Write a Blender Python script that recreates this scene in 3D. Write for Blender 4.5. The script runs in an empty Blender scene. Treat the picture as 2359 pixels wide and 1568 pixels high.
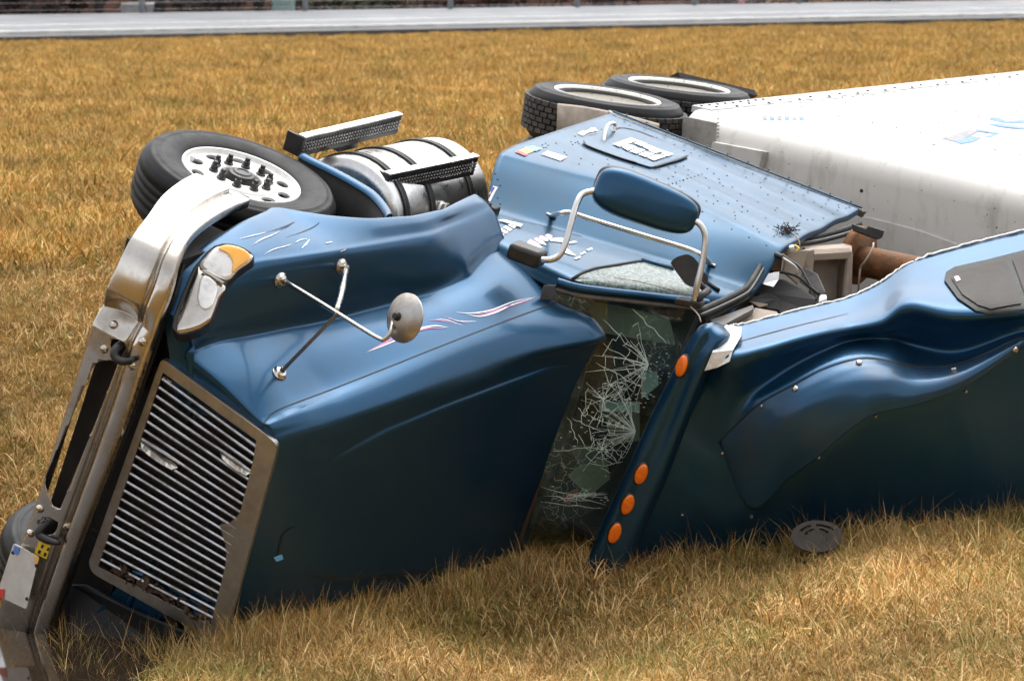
import bpy, bmesh, math, random
import numpy as np
from mathutils import Vector, Matrix, Quaternion
from mathutils.bvhtree import BVHTree
from mathutils.geometry import tessellate_polygon
random.seed(7); rng = np.random.default_rng(7)
scene = bpy.context.scene
col = scene.collection

# ------------------------------------------------------------------ camera, sky, sun, exposure
PITCH = math.radians(8.0); HC = 2.2
cam = bpy.data.cameras.new('camera'); camo = bpy.data.objects.new('camera', cam); col.objects.link(camo)
camo.location = (0, 0, HC); camo.rotation_euler = (math.radians(90) - PITCH, 0, 0)
cam.sensor_width = 36; cam.sensor_fit = 'HORIZONTAL'; cam.lens = 18 / math.tan(math.radians(10))
cam.clip_start = .1; cam.clip_end = 2000
cam.dof.use_dof = True; cam.dof.focus_distance = 14.4; cam.dof.aperture_fstop = 5.6
scene.camera = camo
world = bpy.data.worlds.new('World'); scene.world = world; world.use_nodes = True
wn = world.node_tree.nodes; wl = world.node_tree.links
sky = wn.new('ShaderNodeTexSky'); sky.sky_type = 'NISHITA'; sky.sun_disc = False
SUN_EL, SUN_AZ = math.radians(66), math.radians(15)
sky.sun_elevation = SUN_EL; sky.sun_rotation = SUN_AZ
sky.air_density = 1.0; sky.dust_density = 3.0; sky.ozone_density = 1.0
hs = wn.new('ShaderNodeHueSaturation'); hs.inputs['Saturation'].default_value = .18
wl.new(sky.outputs[0], hs.inputs['Color']); wl.new(hs.outputs[0], wn['Background'].inputs['Color'])
wn['Background'].inputs['Strength'].default_value = .15
sun = bpy.data.lights.new('sun', 'SUN'); suno = bpy.data.objects.new('sun', sun); col.objects.link(suno)
sun.energy = 1.1; sun.angle = math.radians(80); sun.color = (1, .97, .93)
sd = Vector((math.sin(SUN_AZ) * math.cos(SUN_EL), math.cos(SUN_AZ) * math.cos(SUN_EL), math.sin(SUN_EL)))
suno.rotation_euler = (-sd).to_track_quat('-Z', 'Y').to_euler()
scene.view_settings.view_transform = 'Standard'; scene.view_settings.look = 'None'
scene.view_settings.gamma = 1; scene.view_settings.exposure = 1.12
scene.render.engine = 'CYCLES'
scene.cycles.use_denoising = True
scene.cycles.max_bounces = 5; scene.cycles.diffuse_bounces = 2; scene.cycles.glossy_bounces = 3; scene.cycles.transmission_bounces = 3; scene.cycles.transparent_max_bounces = 8
scene.cycles.use_adaptive_sampling = True; scene.cycles.adaptive_threshold = .08

# ------------------------------------------------------------------ coordinates
# The truck is laid out in its own frame: f forwards, u towards its roof, r towards its right side
# (which points up, since it lies on its left side).  Metres, front axle at f=0, road level u=0, centre line r=0.
FP = 1179 / math.tan(math.radians(10))
C8, S8 = math.cos(PITCH), math.sin(PITCH)
def c2w(P):
    P = np.asarray(P, float); x, y, D = P[..., 0], P[..., 1], -P[..., 2]
    return np.stack([x, D * C8 + y * S8, HC - D * S8 + y * C8], -1)
def c2w_dir(v):
    v = np.asarray(v, float); return np.array([v[0], -v[2] * C8 + v[1] * S8, v[2] * S8 + v[1] * C8])
Fv = np.array([-.4551, -.2101, .8653]); Fv /= np.linalg.norm(Fv)
Rv = np.array([.2768, .8902, .3617]); Rv -= Fv * (Rv @ Fv); Rv /= np.linalg.norm(Rv)
Uv = np.cross(Rv, Fv); BT = np.stack([Fv, Uv, Rv]); OT = np.array([-2.06, .03, -15.155])
FW, UW, RW = c2w_dir(Fv), c2w_dir(Uv), c2w_dir(Rv)
def L(f, u=None, r=None):
    p = np.array([f, u, r], float) if u is not None else np.asarray(f, float)
    return c2w(p @ BT + OT)
def LV(f, u, r):
    return np.array(f * FW + u * UW + r * RW)
def ray(px, py): return np.array([(px - 1179) / FP, (784 - py) / FP, -1.0])
def loc(px, py, **k):                     # picture sample -> truck frame, one coordinate known
    (n, v), = k.items(); d = ray(px, py)
    P = d * v if n == 'D' else d * ((v + OT @ BT['fur'.index(n)]) / (d @ BT['fur'.index(n)]))
    return BT @ (P - OT)
def locp(px, py, p0, n):                  # on the truck-frame plane through p0 with normal n
    d = BT @ ray(px, py); o = BT @ (-OT); n = np.asarray(n, float)
    return o + d * (((np.asarray(p0, float) - o) @ n) / (d @ n))
def WD(px, py, D): return c2w(ray(px, py) * D)
def w2px(P):
    P = np.asarray(P, float); y = P[..., 1]; z = P[..., 2] - HC
    D = y * C8 - z * S8; v = y * S8 + z * C8
    return 1179 + FP * P[..., 0] / D, 784 - FP * v / D
def on_z(px, py, z):
    o = np.array([0, 0, HC]); d = WD(px, py, 1) - o
    return o + d * ((z - HC) / d[2])

# ------------------------------------------------------------------ materials
MATS = {}
def nodes_of(name):
    m = bpy.data.materials.new(name); m.use_nodes = True; MATS[name] = m
    return m, m.node_tree.nodes, m.node_tree.links, m.node_tree.nodes['Principled BSDF']
def pmat(name, color, rough=.5, metal=0., coat=0., var=.0, scale=8., bump=0., bscale=60., spec=.5, color2=None, rvar=0., trans=0., thr=(.35, .7), detail=6, coatr=.06, stretch=None):
    m, N, K, b = nodes_of(name)
    b.inputs['Roughness'].default_value = rough; b.inputs['Metallic'].default_value = metal
    b.inputs['Coat Weight'].default_value = coat; b.inputs['Coat Roughness'].default_value = coatr
    b.inputs['Specular IOR Level'].default_value = spec; b.inputs['Transmission Weight'].default_value = trans
    b.inputs['Base Color'].default_value = (*color, 1)
    tc = N.new('ShaderNodeTexCoord'); src = tc.outputs['Object']
    if stretch:
        mp = N.new('ShaderNodeMapping'); mp.inputs['Scale'].default_value = stretch; K.new(src, mp.inputs['Vector']); src = mp.outputs[0]
    if color2 is not None or var or rvar:
        n = N.new('ShaderNodeTexNoise'); n.inputs['Scale'].default_value = scale; n.inputs['Detail'].default_value = detail; n.inputs['Roughness'].default_value = .65
        K.new(src, n.inputs['Vector'])
        c2 = color2 if color2 is not None else tuple(c * (1 - var) for c in color)
        mr = N.new('ShaderNodeMapRange'); mr.inputs[1].default_value = thr[0]; mr.inputs[2].default_value = thr[1]
        K.new(n.outputs['Fac'], mr.inputs[0])
        mx = N.new('ShaderNodeMix'); mx.data_type = 'RGBA'; mx.inputs[6].default_value = (*color, 1); mx.inputs[7].default_value = (*c2, 1)
        K.new(mr.outputs[0], mx.inputs[0]); K.new(mx.outputs[2], b.inputs['Base Color'])
        if rvar:
            m2 = N.new('ShaderNodeMapRange'); m2.inputs[3].default_value = rough; m2.inputs[4].default_value = min(1, rough + rvar)
            K.new(mr.outputs[0], m2.inputs[0]); K.new(m2.outputs[0], b.inputs['Roughness'])
    if bump:
        n2 = N.new('ShaderNodeTexNoise'); n2.inputs['Scale'].default_value = bscale; n2.inputs['Detail'].default_value = 4
        K.new(src, n2.inputs['Vector']); bp = N.new('ShaderNodeBump'); bp.inputs['Strength'].default_value = bump; bp.inputs['Distance'].default_value = .01
        K.new(n2.outputs['Fac'], bp.inputs['Height']); K.new(bp.outputs[0], b.inputs['Normal'])
    return m
def paint_mat(name, base, dirt, metal, rough, dirt_amt):
    m, N, K, b = nodes_of(name)
    tc = N.new('ShaderNodeTexCoord')
    n = N.new('ShaderNodeTexNoise'); n.inputs['Scale'].default_value = 2.2; n.inputs['Detail'].default_value = 8; n.inputs['Roughness'].default_value = .7
    K.new(tc.outputs['Object'], n.inputs['Vector'])
    mr = N.new('ShaderNodeMapRange'); mr.inputs[1].default_value = .45; mr.inputs[2].default_value = .8; mr.inputs[4].default_value = dirt_amt
    K.new(n.outputs['Fac'], mr.inputs[0])
    v = N.new('ShaderNodeTexVoronoi'); v.inputs['Scale'].default_value = 26; K.new(tc.outputs['Object'], v.inputs['Vector'])
    sp = N.new('ShaderNodeMapRange'); sp.inputs[1].default_value = .035; sp.inputs[2].default_value = .09; sp.inputs[3].default_value = .55; sp.inputs[4].default_value = 0
    K.new(v.outputs['Distance'], sp.inputs[0])
    gate = N.new('ShaderNodeTexNoise'); gate.inputs['Scale'].default_value = 5; K.new(tc.outputs['Object'], gate.inputs['Vector'])
    gm = N.new('ShaderNodeMapRange'); gm.inputs[1].default_value = .48; gm.inputs[2].default_value = .6; K.new(gate.outputs['Fac'], gm.inputs[0])
    sg = N.new('ShaderNodeMath'); sg.operation = 'MULTIPLY'; K.new(sp.outputs[0], sg.inputs[0]); K.new(gm.outputs[0], sg.inputs[1])
    m1 = N.new('ShaderNodeMix'); m1.data_type = 'RGBA'; m1.inputs[6].default_value = (*base, 1); m1.inputs[7].default_value = (*dirt, 1)
    K.new(mr.outputs[0], m1.inputs[0])
    m2 = N.new('ShaderNodeMix'); m2.data_type = 'RGBA'; m2.inputs[7].default_value = (.012, .013, .016, 1)
    K.new(sg.outputs[0], m2.inputs[0]); K.new(m1.outputs[2], m2.inputs[6]); K.new(m2.outputs[2], b.inputs['Base Color'])
    b.inputs['Metallic'].default_value = metal
    r1 = N.new('ShaderNodeMapRange'); r1.inputs[3].default_value = rough; r1.inputs[4].default_value = rough + .22; K.new(mr.outputs[0], r1.inputs[0]); K.new(r1.outputs[0], b.inputs['Roughness'])
    b.inputs['Coat Weight'].default_value = .34; b.inputs['Coat IOR'].default_value = 1.5
    r2 = N.new('ShaderNodeMapRange'); r2.inputs[3].default_value = .10; r2.inputs[4].default_value = .3; K.new(mr.outputs[0], r2.inputs[0]); K.new(r2.outputs[0], b.inputs['Coat Roughness'])
    n3 = N.new('ShaderNodeTexNoise'); n3.inputs['Scale'].default_value = 3.0; n3.inputs['Detail'].default_value = 2; K.new(tc.outputs['Object'], n3.inputs['Vector'])
    bp = N.new('ShaderNodeBump'); bp.inputs['Strength'].default_value = .06; bp.inputs['Distance'].default_value = .02
    K.new(n3.outputs['Fac'], bp.inputs['Height']); K.new(bp.outputs[0], b.inputs['Normal']); K.new(bp.outputs[0], b.inputs['Coat Normal'])
    return m
paint = paint_mat('blue_metallic_paint', (.010, .063, .135), (.026, .058, .095), .76, .34, .45)
paint_side = paint_mat('dusty_blue_paint', (.012, .064, .125), (.045, .078, .11), .66, .42, .6)
paint_scuffed = paint_mat('scuffed_blue_paint', (.010, .063, .135), (.055, .042, .03), .6, .38, 1.0)
paint_fill = pmat('bare_fibreglass', (.88, .87, .84), .7, var=.3, scale=30, bump=.4)
chrome = pmat('scuffed_chrome', (.62, .58, .53), .16, 1, color2=(.33, .29, .24), scale=5, rvar=.28, thr=(.42, .8), bump=.05, bscale=5)
chrome_dirty = pmat('dirty_chrome', (.50, .49, .48), .30, 1, color2=(.26, .22, .17), scale=7, rvar=.3, thr=(.35, .75), bump=.06, bscale=8)
slatm = pmat('grille_slat_metal', (.42, .42, .42), .25, 1, color2=(.2, .17, .14), scale=9, rvar=.4, thr=(.45, .75))
alu = pmat('polished_aluminium', (.75, .74, .72), .24, 1, color2=(.42, .40, .37), scale=6, rvar=.3, thr=(.4, .8))
wheelw = pmat('white_painted_rim', (.72, .71, .69), .38, 0, color2=(.45, .42, .38), scale=14, thr=(.5, .85), coat=.3)
rimdirt = pmat('dusty_white_rim', (.80, .77, .70), .6, 0, color2=(.30, .25, .20), scale=45, thr=(.56, .72), detail=3)
tyrem = pmat('tyre_rubber', (.006, .0065, .0072), .5, color2=(.016, .0155, .015), scale=10, thr=(.45, .8), rvar=.2, bump=.1, bscale=90, spec=.22)
tyredirt = pmat('dusty_tread_rubber', (.022, .021, .02), .7, color2=(.085, .068, .05), scale=16, thr=(.42, .72), bump=.2, bscale=40)
blackp = pmat('black_plastic', (.014, .014, .015), .42, color2=(.035, .034, .033), scale=12, bump=.1, bscale=120)
blackd = pmat('dull_black', (.006, .006, .007), .75, color2=(.018, .015, .012), scale=9)  # black parts, plus shade painted into gaps and the cab
rubber = pmat('black_weatherstrip', (.012, .013, .013), .5, color2=(.035, .04, .036), scale=20, spec=.25)
rustm = pmat('rusty_steel', (.09, .045, .022), .6, .5, color2=(.28, .12, .045), scale=11, rvar=.2, bump=.3, bscale=50)
beige = pmat('beige_plastic', (.40, .32, .25), .55, color2=(.28, .22, .17), scale=6)
tanm = pmat('tan_board', (.42, .24, .10), .7, color2=(.30, .16, .07), scale=8)
greyp = pmat('grey_plastic', (.12, .115, .11), .5, color2=(.2, .19, .18), scale=9)
seatm = pmat('dark_upholstery', (.025, .024, .024), .8, bump=.3, bscale=150)
whitem = pmat('white_vinyl', (.82, .82, .82), .4)
pinkm = pmat('pink_vinyl', (.72, .18, .48), .4)
amber = pmat('amber_lens', (.95, .20, .01), .25, color2=(.7, .10, .005), scale=60, thr=(.4, .8), coat=.5)
orange_lens = pmat('orange_lens', (.92, .40, .03), .18, color2=(.95, .52, .10), scale=18, coat=1)
lensm = pmat('headlamp_lens', (.90, .89, .87), .08, .4, color2=(.60, .59, .56), scale=11, thr=(.5, .68), coat=1)
plate_w = pmat('plate_white', (.62, .60, .57), .45, color2=(.5, .47, .43), scale=12)
decal_blue = pmat('decal_blue', (.06, .17, .55), .5, color2=(.16, .30, .62), scale=25)
decal_grey = pmat('decal_grey', (.20, .20, .21), .6, color2=(.32, .32, .33), scale=20)
decal_navy = pmat('decal_navy', (.05, .06, .30), .4)
decal_sky = pmat('decal_sky', (.15, .45, .75), .4)
decal_sun = pmat('decal_sunset', (.85, .45, .12), .4)
decal_red = pmat('decal_red', (.65, .05, .05), .4)
decal_pink = pmat('faded_red_tape', (.8, .55, .58), .5)
yellowm = pmat('yellow_sticker', (.78, .55, .04), .45)
mudm = pmat('mud', (.055, .032, .018), .9, bump=.6, bscale=60)
strawm = pmat('dry_straw', (.42, .25, .09), .8)
trailw = pmat('white_trailer_paint', (.60, .595, .59), .45, color2=(.42, .40, .375), scale=3.0, thr=(.48, .85))
trailf = pmat('grimy_white_panel', (.66, .64, .60), .5, color2=(.36, .32, .27), scale=7, thr=(.52, .82), stretch=(1, 1, .25))
trailt = pmat('dull_trailer_trim', (.46, .44, .41), .5, .3, color2=(.26, .23, .20), scale=12)
polem = pmat('galvanised_post', (.36, .38, .41), .5, .3, var=.3, scale=20)
barkm = pmat('bark', (.035, .024, .019), .9, color2=(.07, .052, .042), scale=9, bump=.6, bscale=30)
twigm = pmat('brown_twigs', (.050, .024, .018), .9, color2=(.085, .05, .03), scale=1.2, thr=(.4, .6))
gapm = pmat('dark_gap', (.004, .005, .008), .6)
spotm = pmat('tar_spots', (.02, .018, .018), .6)
def glass_mat(name, tint, alpha, rough=.03):
    m, N, K, b = nodes_of(name)
    out = N['Material Output']; gl = N.new('ShaderNodeBsdfGlossy'); gl.inputs['Roughness'].default_value = rough
    tr = N.new('ShaderNodeBsdfTransparent'); tr.inputs['Color'].default_value = (*tint, 1)
    fr = N.new('ShaderNodeFresnel'); fr.inputs['IOR'].default_value = 1.45
    df = N.new('ShaderNodeBsdfDiffuse'); df.inputs['Color'].default_value = (.34, .46, .42, 1)
    tc = N.new('ShaderNodeTexCoord'); n = N.new('ShaderNodeTexNoise'); n.inputs['Scale'].default_value = 2.6; n.inputs['Detail'].default_value = 5; K.new(tc.outputs['Object'], n.inputs['Vector'])
    wv_ = N.new('ShaderNodeTexNoise'); wv_.inputs['Scale'].default_value = 14; K.new(tc.outputs['Object'], wv_.inputs['Vector'])
    vm = N.new('ShaderNodeVectorMath'); vm.operation = 'MULTIPLY_ADD'; vm.inputs[1].default_value = (.12, .12, .12); K.new(wv_.outputs['Color'], vm.inputs[0]); K.new(tc.outputs['Object'], vm.inputs[2])
    vo = N.new('ShaderNodeTexVoronoi'); vo.feature = 'DISTANCE_TO_EDGE'; vo.inputs['Scale'].default_value = 17; K.new(vm.outputs[0], vo.inputs['Vector'])
    e1 = N.new('ShaderNodeMapRange'); e1.inputs[1].default_value = .0; e1.inputs[2].default_value = .05; e1.inputs[3].default_value = .55; e1.inputs[4].default_value = 0; K.new(vo.outputs['Distance'], e1.inputs[0])
    g1 = N.new('ShaderNodeMapRange'); g1.inputs[1].default_value = .47; g1.inputs[2].default_value = .62; K.new(n.outputs['Fac'], g1.inputs[0])
    m1 = N.new('ShaderNodeMath'); m1.operation = 'MULTIPLY'; K.new(e1.outputs[0], m1.inputs[0]); K.new(g1.outputs[0], m1.inputs[1])
    a1 = N.new('ShaderNodeMath'); a1.operation = 'MULTIPLY_ADD'; K.new(g1.outputs[0], a1.inputs[0]); a1.inputs[1].default_value = alpha * 1.6; a1.inputs[2].default_value = alpha * .5
    a2 = N.new('ShaderNodeMath'); a2.operation = 'ADD'; a2.use_clamp = True; K.new(a1.outputs[0], a2.inputs[0]); K.new(m1.outputs[0], a2.inputs[1])
    mx0 = N.new('ShaderNodeMixShader'); K.new(a2.outputs[0], mx0.inputs[0]); K.new(tr.outputs[0], mx0.inputs[1]); K.new(df.outputs[0], mx0.inputs[2])
    mx = N.new('ShaderNodeMixShader'); K.new(fr.outputs[0], mx.inputs[0]); K.new(mx0.outputs[0], mx.inputs[1]); K.new(gl.outputs[0], mx.inputs[2])
    K.new(mx.outputs[0], out.inputs['Surface']); return m
glass_ws = glass_mat('windscreen_glass', (.52, .72, .65), .06)
def wet_glass():
    m, N, K, b = nodes_of('rain_beaded_glass')
    b.inputs['Base Color'].default_value = (.05, .085, .08, 1); b.inputs['Roughness'].default_value = .35; b.inputs['Coat Weight'].default_value = .25
    tc = N.new('ShaderNodeTexCoord'); v = N.new('ShaderNodeTexVoronoi'); v.inputs['Scale'].default_value = 95; K.new(tc.outputs['Object'], v.inputs['Vector'])
    bp = N.new('ShaderNodeBump'); bp.inputs['Strength'].default_value = .3; bp.inputs['Distance'].default_value = .004; bp.invert = True
    K.new(v.outputs['Distance'], bp.inputs['Height']); K.new(bp.outputs[0], b.inputs['Normal'])
    n = N.new('ShaderNodeTexNoise'); n.inputs['Scale'].default_value = 60; K.new(tc.outputs['Object'], n.inputs['Vector'])
    r = N.new('ShaderNodeValToRGB'); r.color_ramp.elements[0].color = (.05, .08, .075, 1); r.color_ramp.elements[1].color = (.20, .27, .25, 1); r.color_ramp.elements[0].position = .42; r.color_ramp.elements[1].position = .62
    K.new(n.outputs['Fac'], r.inputs[0]); K.new(r.outputs[0], b.inputs['Base Color']); return m
glass_wet = wet_glass()
crackm = pmat('crack_lines', (.74, .90, .84), .3)
glass_dark = pmat('tinted_glass', (.045, .040, .035), .6, color2=(.07, .06, .052), scale=14, thr=(.3, .8), spec=.25)

# ------------------------------------------------------------------ mesh helpers
def new_obj(name, verts, faces, mat, parent=None, smooth=True, solid=0., offset=-1., orient=True, **tags):
    me = bpy.data.meshes.new(name); me.from_pydata([tuple(map(float, v)) for v in verts], [], [tuple(map(int, f)) for f in faces]); me.validate()
    bm = bmesh.new(); bm.from_mesh(me); bmesh.ops.recalc_face_normals(bm, faces=bm.faces) if tags.pop('recalc', True) else None
    if solid and orient:
        s_ = sum(f.normal.dot(Vector((0, 0, HC)) - f.calc_center_median()) * f.calc_area() for f in bm.faces)
        if s_ < 0: bmesh.ops.reverse_faces(bm, faces=bm.faces[:])
    bm.to_mesh(me); bm.free()
    if smooth:
        me.polygons.foreach_set('use_smooth', [True] * len(me.polygons))
        if smooth == 'auto': me.set_sharp_from_angle(angle=math.radians(32))
    me.materials.append(mat)
    o = bpy.data.objects.new(name, me); col.objects.link(o)
    if solid:
        s = o.modifiers.new('thickness', 'SOLIDIFY'); s.thickness = solid; s.offset = offset
    if parent is not None: attach(o, parent)
    for k, v in tags.items(): o[k] = v
    return o
WM = {}
def attach(o, p):
    o.parent = p; o.matrix_parent_inverse = WM.get(p.name, Matrix.Identity(4)).inverted()
def empty(name, at, **tags):
    o = bpy.data.objects.new(name, None); col.objects.link(o); o.location = tuple(map(float, at)); o.empty_display_size = .2
    WM[o.name] = Matrix.Translation(o.location)
    if tags.get('parent'): attach(o, tags.pop('parent'))
    for k, v in tags.items(): o[k] = v
    return o
def cr(P, n, axis=0):                      # Catmull-Rom resample
    P = np.moveaxis(np.asarray(P, float), axis, 0); m = len(P)
    E = np.concatenate([[2 * P[0] - P[1]], P, [2 * P[-1] - P[-2]]])
    t = np.linspace(0, m - 1, n); i = np.minimum(t.astype(int), m - 2); s = (t - i).reshape(-1, *[1] * (P.ndim - 1))
    a, b, c, d = E[i], E[i + 1], E[i + 2], E[i + 3]
    Q = .5 * (2 * b + (c - a) * s + (2 * a - 5 * b + 4 * c - d) * s ** 2 + (3 * b - a - 3 * c + d) * s ** 3)
    return np.moveaxis(Q, 0, axis)
def grid_faces(n, m, wrap=False, skip=None):
    F = []
    for i in range(n - 1):
        for j in range(m if wrap else m - 1):
            if skip is not None and skip[i, j]: continue
            k = (j + 1) % m; F.append((i * m + j, i * m + k, (i + 1) * m + k, (i + 1) * m + j))
    return F
def grid_obj(name, P, mat, parent=None, wrap=False, skip=None, **k):
    n, m = P.shape[:2]; return new_obj(name, P.reshape(-1, 3), grid_faces(n, m, wrap, skip), mat, parent, **k)
class MB:                                   # several shapes that form one part
    def __init__(s): s.v = []; s.f = []
    def add(s, v, f):
        n = len(s.v); s.v += [tuple(map(float, p)) for p in v]; s.f += [tuple(n + i for i in q) for q in f]; return s
    def build(s, name, mat, parent=None, **k): return new_obj(name, s.v, s.f, mat, parent, **k)
def tube_geo(path, rad, seg=10, n=None):
    P = np.asarray(path, float)
    if n: P = cr(P, n)
    m = len(P); R = np.full(m, rad) if np.isscalar(rad) else np.interp(np.linspace(0, 1, m), np.linspace(0, 1, len(rad)), rad)
    T = np.gradient(P, axis=0); T /= np.linalg.norm(T, axis=1)[:, None] + 1e-12
    a = np.array([0, 0, 1.]) if abs(T[0][2]) < .9 else np.array([1., 0, 0]); V = []
    nrm = np.cross(T[0], a); nrm /= np.linalg.norm(nrm)
    for i in range(m):
        nrm = nrm - T[i] * (nrm @ T[i]); nrm /= np.linalg.norm(nrm) + 1e-12; b = np.cross(T[i], nrm)
        for k in range(seg):
            th = 2 * math.pi * k / seg; V.append(P[i] + R[i] * (math.cos(th) * nrm + math.sin(th) * b))
    F = grid_faces(m, seg, True) + [tuple(range(seg))[::-1], tuple(range((m - 1) * seg, m * seg))]
    return V, F
def tube(name, path, rad, mat, parent=None, seg=10, n=None, **k):
    V, F = tube_geo(path, rad, seg, n); return new_obj(name, V, F, mat, parent, **k)
def box_geo(c, ax, ay, az, bev=0.):         # half-axis vectors
    c, ax, ay, az = [np.asarray(q, float) for q in (c, ax, ay, az)]
    V = [c + sx * ax + sy * ay + sz * az for sx in (-1, 1) for sy in (-1, 1) for sz in (-1, 1)]
    return V, [(0, 1, 3, 2), (4, 6, 7, 5), (0, 4, 5, 1), (2, 3, 7, 6), (0, 2, 6, 4), (1, 5, 7, 3)]
def bevel(o, w, seg=2):
    b = o.modifiers.new('bevel', 'BEVEL'); b.width = w; b.segments = seg; b.limit_method = 'ANGLE'; return o
def box(name, c, ax, ay, az, mat, parent=None, bev=0., **k):
    V, F = box_geo(c, ax, ay, az); o = new_obj(name, V, F, mat, parent, smooth='auto' if bev else False, **k)
    if bev: bevel(o, bev)
    return o
def lathe_geo(prof, c, ax, e1, e2, seg=64, a0=0, a1=2 * math.pi):      # prof: (radius, height along ax)
    c, ax, e1, e2 = [np.asarray(q, float) for q in (c, ax, e1, e2)]; full = abs(a1 - a0 - 2 * math.pi) < 1e-6; V = []
    ns = seg if full else seg + 1
    for (rr, h) in prof:
        for k in range(ns):
            th = a0 + (a1 - a0) * k / seg; V.append(c + h * ax + rr * (math.cos(th) * e1 + math.sin(th) * e2))
    return V, grid_faces(len(prof), ns, full)
def plate_geo(outer, holes, thick, nvec):   # polygon with holes, extruded along -nvec
    loops = [[Vector(map(float, p)) for p in lp] for lp in [outer] + list(holes)]
    tri = tessellate_polygon(loops); V = [p for lp in loops for p in lp]; n = len(V); nv = Vector(map(float, nvec)) * thick
    F = [tuple(t) for t in tri] + [tuple(n + i for i in t[::-1]) for t in tri]; k = 0
    for lp in loops:
        for i in range(len(lp)):
            a, b = k + i, k + (i + 1) % len(lp); F.append((a, b, n + b, n + a))
        k += len(lp)
    return [tuple(p) for p in V] + [tuple(p - nv) for p in V], F
def plate(name, outer, holes, thick, nvec, mat, parent=None, smooth=False, **k):
    V, F = plate_geo(outer, holes, thick, nvec); return new_obj(name, V, F, mat, parent, smooth=smooth, **k)
def rounded(pts, rad, n=5):                 # round the corners of a 3-D polygon
    P = [np.asarray(p, float) for p in pts]; out = []; m = len(P)
    rr = rad if hasattr(rad, '__len__') else [rad] * m
    for i in range(m):
        a, b, c = P[i - 1], P[i], P[(i + 1) % m]; d1, d2 = a - b, c - b; l1, l2 = np.linalg.norm(d1), np.linalg.norm(d2)
        q = min(rr[i], l1 * .48, l2 * .48)
        if q < 1e-6: out.append(b); continue
        p, s = b + d1 / l1 * q, b + d2 / l2 * q
        for t in np.linspace(0, 1, n): out.append((1 - t) ** 2 * p + 2 * t * (1 - t) * b + t * t * s)
    return out
class Surf:                                 # a built surface one can lay things on
    def __init__(s, *objs):
        V = []; F = []
        for o in objs:
            n = len(V); V += [v.co.copy() for v in o.data.vertices]; F += [tuple(n + i for i in p.vertices) for p in o.data.polygons]
        s.t = BVHTree.FromPolygons(V, F); s.o = Vector((0, 0, HC))
    def hit(s, px, py, off=.002):
        d = Vector(WD(px, py, 1)) - s.o; d.normalize(); h = s.t.ray_cast(s.o, d)
        if h[0] is None: return None, None
        n = h[1] if h[1].dot(d) < 0 else -h[1]
        return np.array(h[0] + n * off), np.array(n)
def decal(name, S, poly, mat, parent, off=.003, sub=3, **k):     # flat print laid on a surface
    P = [Vector((x, y, 0)) for x, y in poly]
    bm = bmesh.new(); vs = [bm.verts.new(p) for p in P]
    for t in tessellate_polygon([P]):
        try: bm.faces.new([vs[i] for i in t])
        except ValueError: pass
    if sub: bmesh.ops.subdivide_edges(bm, edges=bm.edges[:], cuts=sub, use_grid_fill=True)
    bmesh.ops.triangulate(bm, faces=bm.faces[:])
    bm.verts.index_update(); V = []
    for v in bm.verts:
        h, n = S.hit(v.co.x, v.co.y, off); V.append(h)
    F = [tuple(v.index for v in f.verts) for f in bm.faces if all(V[v.index] is not None for v in f.verts)]; bm.free()
    V = [v if v is not None else (0, 0, 0) for v in V]
    return new_obj(name, V, F, mat, parent, smooth=False, **k)
def stripe(name, S, line, w, mat, parent, off=.003, n=24, **k):   # band of given width (metres) along a line on a surface
    Q = cr(np.array(line, float), n); H = [S.hit(x, y, off) for x, y in Q]; H = [h for h in H if h[0] is not None]
    if len(H) < 2: return None
    P = np.array([h[0] for h in H]); N = np.array([h[1] for h in H]); T = np.gradient(P, axis=0); W = np.cross(T, N); W /= np.linalg.norm(W, axis=1)[:, None] + 1e-9
    ww = np.interp(np.linspace(0, 1, len(P)), np.linspace(0, 1, len(w)), w) if hasattr(w, '__len__') else np.full(len(P), w)
    G = np.stack([P - W * ww[:, None] / 2, P + W * ww[:, None] / 2], 1)
    return grid_obj(name, G, mat, parent, smooth=False, **k)
def stud(S, mb, px, py, rad, h=.006, seg=8):      # a round-headed fastener on a surface
    p, n = S.hit(px, py, 0)
    if p is None: return
    a = np.cross(n, [0, 0, 1.]); a /= np.linalg.norm(a) + 1e-9; b = np.cross(n, a)
    V, F = lathe_geo([(rad, -.002), (rad, h * .4), (rad * .7, h * .85), (.0005, h)], p, n, a, b, seg); mb.add(V, F)
# ------------------------------------------------------------------ ground
def sstep(a, b, x): t = np.clip((x - a) / (b - a), 0, 1); return t * t * (3 - 2 * t)
def ditch_y(X): return 13.5 + .28 * (np.clip(X, -7, 7) + 2.2)
HX = [-8, -3.2, -2.4, -1.7, -1.3, -.6, 0, .7, 1.84, 2.7, 6]; HZ = [-3.44, -3.44, -3.47, -3.42, -3.34, -3.43, -3.55, -3.44, -3.15, -3.115, -3.02]
def ground_h(X, Y):
    X = np.asarray(X, float); Y = np.asarray(Y, float); yd = ditch_y(X); hd = np.interp(X, HX, HZ); d = Y - yd
    near = hd + .03 * (-d) + .0048 * d * d
    far = hd + (-2.17 - hd) * (1 - np.exp(-(np.maximum(d, 0) / 3.6) ** 1.25))
    h = np.where(d < 0, near, far)
    h = h + .02 * np.sin(X * 2.1 + 1) * np.sin(Y * 1.7) + .012 * np.sin(X * 5.3) * np.cos(Y * 4.1)
    return HC + np.where(Y > 57, np.maximum(h, -2.2), h)
xs = np.unique(np.concatenate([np.linspace(-400, -12, 20), np.linspace(-12, 12, 121), np.linspace(12, 400, 20)]))
ys = np.unique(np.concatenate([np.linspace(-30, 4, 12), np.linspace(4, 24, 120), np.linspace(24, 60, 60), np.linspace(60, 700, 40)]))
GX, GY = np.meshgrid(xs, ys); GP = np.stack([GX, GY, ground_h(GX, GY)], -1)
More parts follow.
